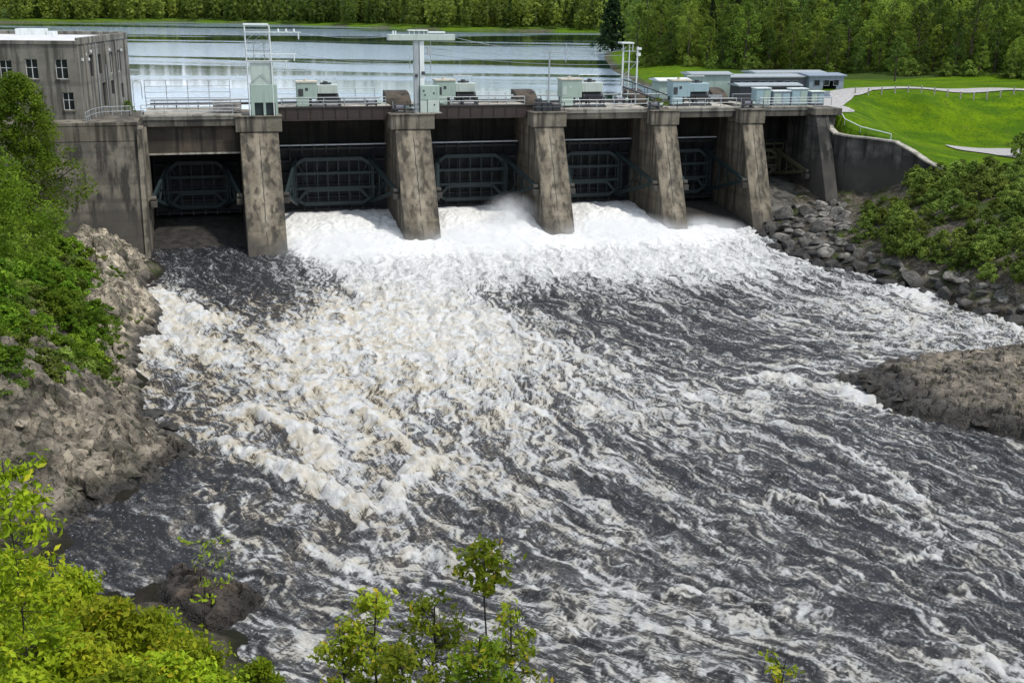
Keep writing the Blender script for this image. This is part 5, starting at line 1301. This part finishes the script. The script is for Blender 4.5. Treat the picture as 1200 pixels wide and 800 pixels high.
# left bank trees and shrubs
kt = tree_kind(400, 17.0, 4.4, .30, M['leaf_left'], 330, 75, z0=.1, shape=.7, lump=.22)
q = P(40, 282, 4.5); plant_tree(kt, 'rowan_tree', q[0], q[1], 4.0, 'tall bright green tree in front of the powerhouse', 'tree', None, 1.0)
kt2 = tree_kind(401, 11.0, 4.2, .28, M['leaf_left'], 220, 55, z0=.05, shape=.6)
q = P(-8, 330, 7); plant_tree(kt2, 'rowan_tree', q[0], q[1], float(height_at(q[0], q[1])) - .4, 'leafy tree cut by the left edge, below the tallest tree', 'tree', None, 1.0)
q = P(-40, 270, 7); plant_tree(kt2, 'rowan_tree', q[0], q[1], float(height_at(q[0], q[1])) - .4, 'rounded tree at the left edge under the powerhouse wall', 'tree', None, 1.1)


def shrub_kind(seed, h, r, leaf, mat, n_clump, per):
    r__ = np.random.default_rng(seed); cs, rs = crown_clumps(h, r, n_clump, r__, .0, .55, .15, .3)
    return leaf_obj_mesh('foliage', mat, [leaf_cloud(cs, rs, per, leaf, r__)]), trunk_mesh('stem', h * .9, .05, M['bark'], r__, 6, .4, .1)


def plant_shrub(kind, name, x, y, z, label, group, sc, zs=1.0):
    root = empty(name, (x, y, z), rng.uniform(0, 6.28), label, 'shrub', group); root.scale = (sc, sc, sc * zs)
    link('foliage', kind[0], root); link('stem', kind[1], root); return root


def scatter_shrubs(poly, n, kinds, name, label, group, sizes, zguess, gap=.8, sink=.3):
    poly = np.array(poly, float); lo, hi = poly.min(0), poly.max(0); k = 0; pts = []
    for _ in range(n * 60):
        if k >= n: break
        p = rng.uniform(lo, hi)
        if not in_poly(p, poly): continue
        z = zguess
        q = ground_hit(*p)
        if q is None or q[2] < .4: continue
        z = q[2]
        sz = rng.uniform(*sizes)
        if any((q[0] - a) ** 2 + (q[1] - b) ** 2 < (gap * (sz + c)) ** 2 for a, b, c in pts): continue
        pts.append((q[0], q[1], sz)); plant_shrub(kinds[int(rng.integers(len(kinds)))], name, q[0], q[1], z - sink, label, group, sz, rng.uniform(.75, 1.15)); k += 1
    return k


SR = [shrub_kind(500 + i, 2.4, 1.5, .26, M['leaf_scrub'], 60, 34) for i in range(4)]
scatter_shrubs([(1085, 196), (1140, 202), (1215, 205), (1215, 335), (1150, 328), (1080, 308), (1020, 290), (1000, 262), (1020, 245), (1055, 225)], 98, SR, 'willow_shrub', 'green willow shrub in the thicket on the right bank slope', 'willow thicket on the right bank', (.45, 1.3), 5, .78)
SL = [shrub_kind(520 + i, 2.6, 1.6, .24, M['leaf_left'], 70, 44) for i in range(4)]
SL2 = [shrub_kind(530 + i, 2.2, 1.5, .24, M['leaf_scrub'], 60, 40) for i in range(2)]
scatter_shrubs([(-30, 250), (40, 275), (85, 290), (118, 305), (100, 350), (60, 352), (-30, 345)], 46, SL + SL2, 'leafy_shrub', 'mixed green shrub on the left bank under the tall tree', 'shrubs under the tall tree', (.7, 1.5), 6, .5)
scatter_shrubs([(-30, 350), (30, 355), (75, 365), (118, 375), (112, 420), (128, 440), (105, 466), (30, 458), (-30, 455)], 46, SL + SL2[:1], 'leafy_shrub', 'deep green shrub on the left bank between the rock ledges', 'shrubs between the left ledges', (.6, 1.15), 5, .55)
scatter_shrubs([(105, 300), (135, 315), (140, 360), (120, 350), (100, 330)], 6, SL2, 'low_shrub', 'small tufted shrub rooted in the left rock ledges', 'tufts on the left ledges', (.35, .6), 4, .8)

scatter_shrubs([(92, 298), (140, 302), (150, 335), (152, 372), (142, 430), (122, 466), (88, 440)], 30, SL2 + SL[:1], 'low_shrub', 'low leafy clump spilling over the left rock ledges', 'clumps over the left ledges', (.35, .7), 4, .7)
for x0, y0 in [(np.interp(t, el, edge[:, 0]) + rng.uniform(-3, 3), np.interp(t, el, edge[:, 1]) + rng.uniform(-4.5, 1)) for t in np.linspace(6, el[-1] - 4, 44)]:
    plant_shrub(SR[int(rng.integers(4))], 'edge_shrub', x0, y0, float(height_at(x0, y0)) - .2, 'light green shrub along the foot of the right bank wood', 'shrubs along the wood edge', rng.uniform(.7, 1.5))
# bushes in front of the camera on the near bank
NEAR = [shrub_kind(600 + i, 5.2, 2.7, .21, M['leaf_near'], 190, 48) for i in range(3)]


def near_bush(px, py, dist, h, label, sc, k, name='near_bush', zs=1.0):
    """a bush whose top is seen at the survey pixel, dist metres ahead"""
    a, b = px - 600, 400 - py; v = (a * cr - b * sr) * RIGHT + (a * sr + b * cr) * UP + FPX * FWD; q = np.array([0, 0, CAM_H]) + v * dist / v[1]
    z = float(height_at(q[0], q[1])); H_b = max(2.0, q[2] - z + .3)
    root = empty(name, (q[0], q[1], z - .3), rng.uniform(0, 6.28), label, 'bush', 'bushes on the near bank'); root.scale = (sc, sc, H_b / (h + .15)); link('foliage', NEAR[k][0], root); link('stem', NEAR[k][1], root)


for i, (px, py, ds, sc, lab) in enumerate([(25, 655, 31, .9, 'highest lime green bush at the lower left edge'), (-20, 720, 27, 1.0, 'lime green bush cut by the left edge near the bottom corner'), (85, 668, 33, .75, 'lime bush sloping down beside the dark water'), (120, 700, 30, .95, 'yellow green bush in the middle of the lower left thicket'),
                                      (60, 740, 25, .9, 'lime bush at the bottom left, second row from the water'), (180, 715, 33, .7, 'lime bush behind the small dark rock'), (185, 765, 27, .85, 'bright bush below the small dark rock'), (240, 765, 32, .62, 'thin bush at the right foot of the lower left thicket'), (300, 775, 31, .5, 'sparse small bush nearest the bottom centre saplings'),
                                      (120, 790, 22, .8, 'lowest lime bush on the bottom edge of the photo'), (250, 810, 25, .7, 'bush along the bottom edge left of the saplings'), (20, 800, 21, .8, 'bush in the very bottom left corner')]):
    near_bush(px, py, ds, 5.2, lab, sc, i % 3)


def spray_tree(px, py, dist, label, name, spread, clusters, per, leaf, mat, crown_h, stem_r=.035, stem_px=None, rad=.22, seed=1, low=0.0, cat='sapling'):
    """a young tree: thin leader, side twigs, leaf bunches; its tip is seen at the survey pixel"""
    r_ = np.random.default_rng(seed); a, b = px - 600, 400 - py; v = (a * cr - b * sr) * RIGHT + (a * sr + b * cr) * UP + FPX * FWD; tip = np.array([0, 0, CAM_H]) + v * dist / v[1]
    gx_, gy_ = tip[0] + r_.normal(0, .15), tip[1] + r_.normal(0, .15); gz = float(height_at(gx_, gy_)); Ht = tip[2] - gz
    root = empty(name, (gx_, gy_, gz - .2), 0, label, cat); mb = MB(); pts = [Vector((0, 0, 0))]
    for k in range(1, 9): pts.append(Vector(((tip[0] - gx_) * k / 8 + r_.normal(0, .03), (tip[1] - gy_) * k / 8 + r_.normal(0, .03), (Ht + .2) * k / 8)))
    for k in range(8): mb.tube(pts[k], pts[k + 1], stem_r * (1.5 - k / 8), stem_r * (1.5 - (k + 1) / 8), 7)
    cs, rs = [], []
    for _ in range(clusters):
        t = 1 - crown_h / Ht * r_.random() ** .9; t = max(.1, t); p = pts[min(7, int(t * 8))].lerp(pts[min(8, int(t * 8) + 1)], t * 8 - int(t * 8)); f = (1 - t) / (crown_h / Ht)
        l = spread * (.25 + .9 * math.sin(math.pi * min(.95, f * .7 + .12))) * r_.uniform(.35, 1.1); an = r_.uniform(0, 6.283); q = p + Vector((math.cos(an) * l, math.sin(an) * l, l * r_.uniform(.0, .5))); mb.tube(p, q, .012, .005, 5)
        for e in (.55, .8, 1.0): w = p.lerp(q, e); cs.append(w[:]); rs.append(rad * r_.uniform(.7, 1.2))
    link('foliage', leaf_obj_mesh('foliage', mat, [leaf_cloud(np.array(cs), np.array(rs), per, leaf, r_, droop=.8, aspect=.5)]), root); mb.build('stem', M['bark_dark'], root); return root


spray_tree(567, 636, 19, 'thin dark stemmed sapling with a small yellow green leaf head, tallest of the bottom centre', 'slender_sapling', .55, 30, 5, .17, M['leaf_sapling'], 1.05, .026, rad=.17, seed=3)
for i, (px, py, ds, sp, n_, ch, lab) in enumerate([(440, 700, 20, .75, 26, 2.8, 'leafy green sapling left of the thin dark stem'), (505, 712, 19, .8, 30, 2.6, 'rounded green sapling just left of the thin dark stem'), (400, 735, 19.5, .5, 14, 1.8, 'small green sapling leftmost of the bottom centre group'),
                                               (600, 722, 19, .6, 24, 2.6, 'orange tinged sapling right of the thin dark stem'), (468, 760, 17.5, .6, 22, 2.0, 'low green sapling on the bottom edge under the others'), (560, 745, 18, .55, 20, 2.0, 'yellow flecked sapling around the foot of the thin dark stem')]):
    spray_tree(px, py, ds, lab, 'leafy_sapling', sp, int(n_ * 2.2), 9, .135, M['leaf_sapling'], ch, .03, rad=.2, seed=20 + i)
spray_tree(920, 772, 17, 'tip of a small yellow green sapling alone at the bottom right of centre', 'leafy_sapling', .42, 14, 8, .13, M['leaf_sapling'], 1.2, .02, rad=.15, seed=40)
spray_tree(236, 628, 36, 'thin yellowing twig standing over the dark water at lower left', 'slender_sapling', .9, 16, 3, .2, M['leaf_sapling'], 2.6, .014, rad=.25, seed=41)
spray_tree(2, 536, 24, 'lime leaved young tree at the left edge over the pale rubble', 'leafy_sapling', 1.1, 120, 9, .21, M['leaf_near'], 7.5, .022, rad=.34, seed=42)
# weeds on the planted pier and by the powerhouse corner
sw = shrub_kind(700, 1.5, .9, .2, M['leaf_scrub'], 24, 22)
c = W(51.6, 2.6); plant_shrub(sw, 'low_shrub', c[0], c[1], 15.1, 'yellow green weeds growing on top of the fourth pier', None, 1.0)
c = W(53.2, 3.6); plant_shrub(sw, 'low_shrub', c[0], c[1], 15.1, 'pale weeds right of the fourth pier top', None, .7)
c = W(-14.9, 6.6); plant_shrub(sw, 'low_shrub', c[0], c[1], 15.0, 'dark weeds by the powerhouse corner on the deck', None, .9, 1.2)
q = P(1195, 185, 9); plant_shrub(SR[0], 'willow_shrub', q[0], q[1], 8.9, 'dark stemmed shrub beside the gravel path at the right edge', None, 1.1, 1.3)

# ------------------------------------------------------------------ spray over the outfall
m = Mat('spray'); g = m.geo(); tc = m.n('ShaderNodeTexCoord').outputs['Object']
ln = m.n('ShaderNodeVectorMath', operation='LENGTH', ins={0: tc}).outputs['Value']
den = m.math('MULTIPLY', m.mrange(ln, .15, 1.0, 1, 0), m.mrange(m.noise(g, .55, 4, .6), .38, .7, .15, 1))
pv = m.n('ShaderNodeVolumePrincipled', ins={'Color': (.95, .96, .97, 1), 'Density': m.math('MULTIPLY', den, .6), 'Anisotropy': .0})
M['spray'] = m.done(None, pv.outputs[0])
import bmesh
for i, (s, d, z, sx, sy, sz, lab) in enumerate([(30.8, -1.5, 2.2, 4.4, 4.6, 3.4, 'tall plume of white spray leaning on the third pier'), (26, -8, .6, 10, 11, 2.5, 'broad white spray in the bay left of the third pier'), (9.0, -8, .5, 10, 11, 2.5, 'broad white spray below the leftmost raised gate'),
                                            (43.5, -7.5, .6, 10.5, 11, 2.6, 'broad white spray between the third and fourth pier'), (56, -6, .4, 6, 8, 1.8, 'thin spray drifting right of the fourth pier')]):
    b = bmesh.new(); bmesh.ops.create_icosphere(b, subdivisions=3, radius=1.0); me_ = bpy.data.meshes.new('spray_cloud'); b.to_mesh(me_); b.free(); me_.materials.append(M['spray'])
    o = link('spray_cloud', me_); o.location = W(s, d, z); o.rotation_euler = (0, 0, DAM_A); o.scale = (sx, sy, sz); tag(o, lab, 'spray', None, 'stuff')

# ------------------------------------------------------------------ light
SUN_DIR = Vector((.46, -.22, .86)).normalized()
sd_ = bpy.data.lights.new('sun', 'SUN'); so = bpy.data.objects.new('sun', sd_); COL.objects.link(so)
sd_.energy = 2.3; sd_.angle = R(4); sd_.color = (1, .96, .89); so.rotation_euler = SUN_DIR.to_track_quat('Z', 'Y').to_euler(); so.location = (-60, 60, 120)
w = bpy.data.worlds.new('World'); scene.world = w; w.use_nodes = True; nt = w.node_tree; nt.nodes.clear()
sky = nt.nodes.new('ShaderNodeTexSky'); sky.sky_type = 'NISHITA'; sky.sun_disc = False
sky.sun_elevation = math.asin(SUN_DIR.z); sky.sun_rotation = math.atan2(SUN_DIR.x, SUN_DIR.y)
tc = nt.nodes.new('ShaderNodeTexCoord'); mp = nt.nodes.new('ShaderNodeMapping'); mp.inputs['Scale'].default_value = (1.3, 1.3, 3.2); nt.links.new(tc.outputs['Generated'], mp.inputs[0])
cn = nt.nodes.new('ShaderNodeTexNoise'); cn.inputs['Scale'].default_value = 2.2; cn.inputs['Detail'].default_value = 6; nt.links.new(mp.outputs[0], cn.inputs['Vector'])
mr = nt.nodes.new('ShaderNodeMapRange'); mr.inputs[1].default_value = .38; mr.inputs[2].default_value = .62; mr.inputs[3].default_value = .25; mr.inputs[4].default_value = .95; nt.links.new(cn.outputs['Fac'], mr.inputs[0])
mx = nt.nodes.new('ShaderNodeMix'); mx.data_type = 'RGBA'; mx.inputs[7].default_value = (9.9, 10.9, 12.4, 1); nt.links.new(mr.outputs[0], mx.inputs[0]); nt.links.new(sky.outputs[0], mx.inputs[6])
sx = nt.nodes.new('ShaderNodeSeparateXYZ'); nt.links.new(tc.outputs['Generated'], sx.inputs[0])
hr = nt.nodes.new('ShaderNodeMapRange'); hr.inputs[1].default_value = .0; hr.inputs[2].default_value = .4; hr.inputs[3].default_value = 1.55; hr.inputs[4].default_value = .95; nt.links.new(sx.outputs[2], hr.inputs[0])
hm = nt.nodes.new('ShaderNodeMix'); hm.data_type = 'RGBA'; hm.blend_type = 'MULTIPLY'; hm.inputs[0].default_value = 1; nt.links.new(mx.outputs[2], hm.inputs[6]); nt.links.new(hr.outputs[0], hm.inputs[7]); mx = hm
bg = nt.nodes.new('ShaderNodeBackground'); bg.inputs['Strength'].default_value = .085; nt.links.new(mx.outputs[2], bg.inputs[0])
wo = nt.nodes.new('ShaderNodeOutputWorld'); nt.links.new(bg.outputs[0], wo.inputs[0])

scene.view_settings.view_transform = 'Standard'; scene.view_settings.look = 'None'; scene.view_settings.gamma = 1; scene.view_settings.use_curve_mapping = False
scene.view_settings.exposure = 0.38
scene.render.engine = 'CYCLES'; cy_ = scene.cycles
cy_.use_denoising = True; cy_.max_bounces = 6; cy_.diffuse_bounces = 3; cy_.glossy_bounces = 3; cy_.transmission_bounces = 4; cy_.volume_bounces = 5; cy_.transparent_max_bounces = 8
cy_.volume_step_rate = 2.0; cy_.caustics_reflective = False; cy_.caustics_refractive = False
print('river verts', len(RIVER_TOP.ravel()), 'forest', planted)
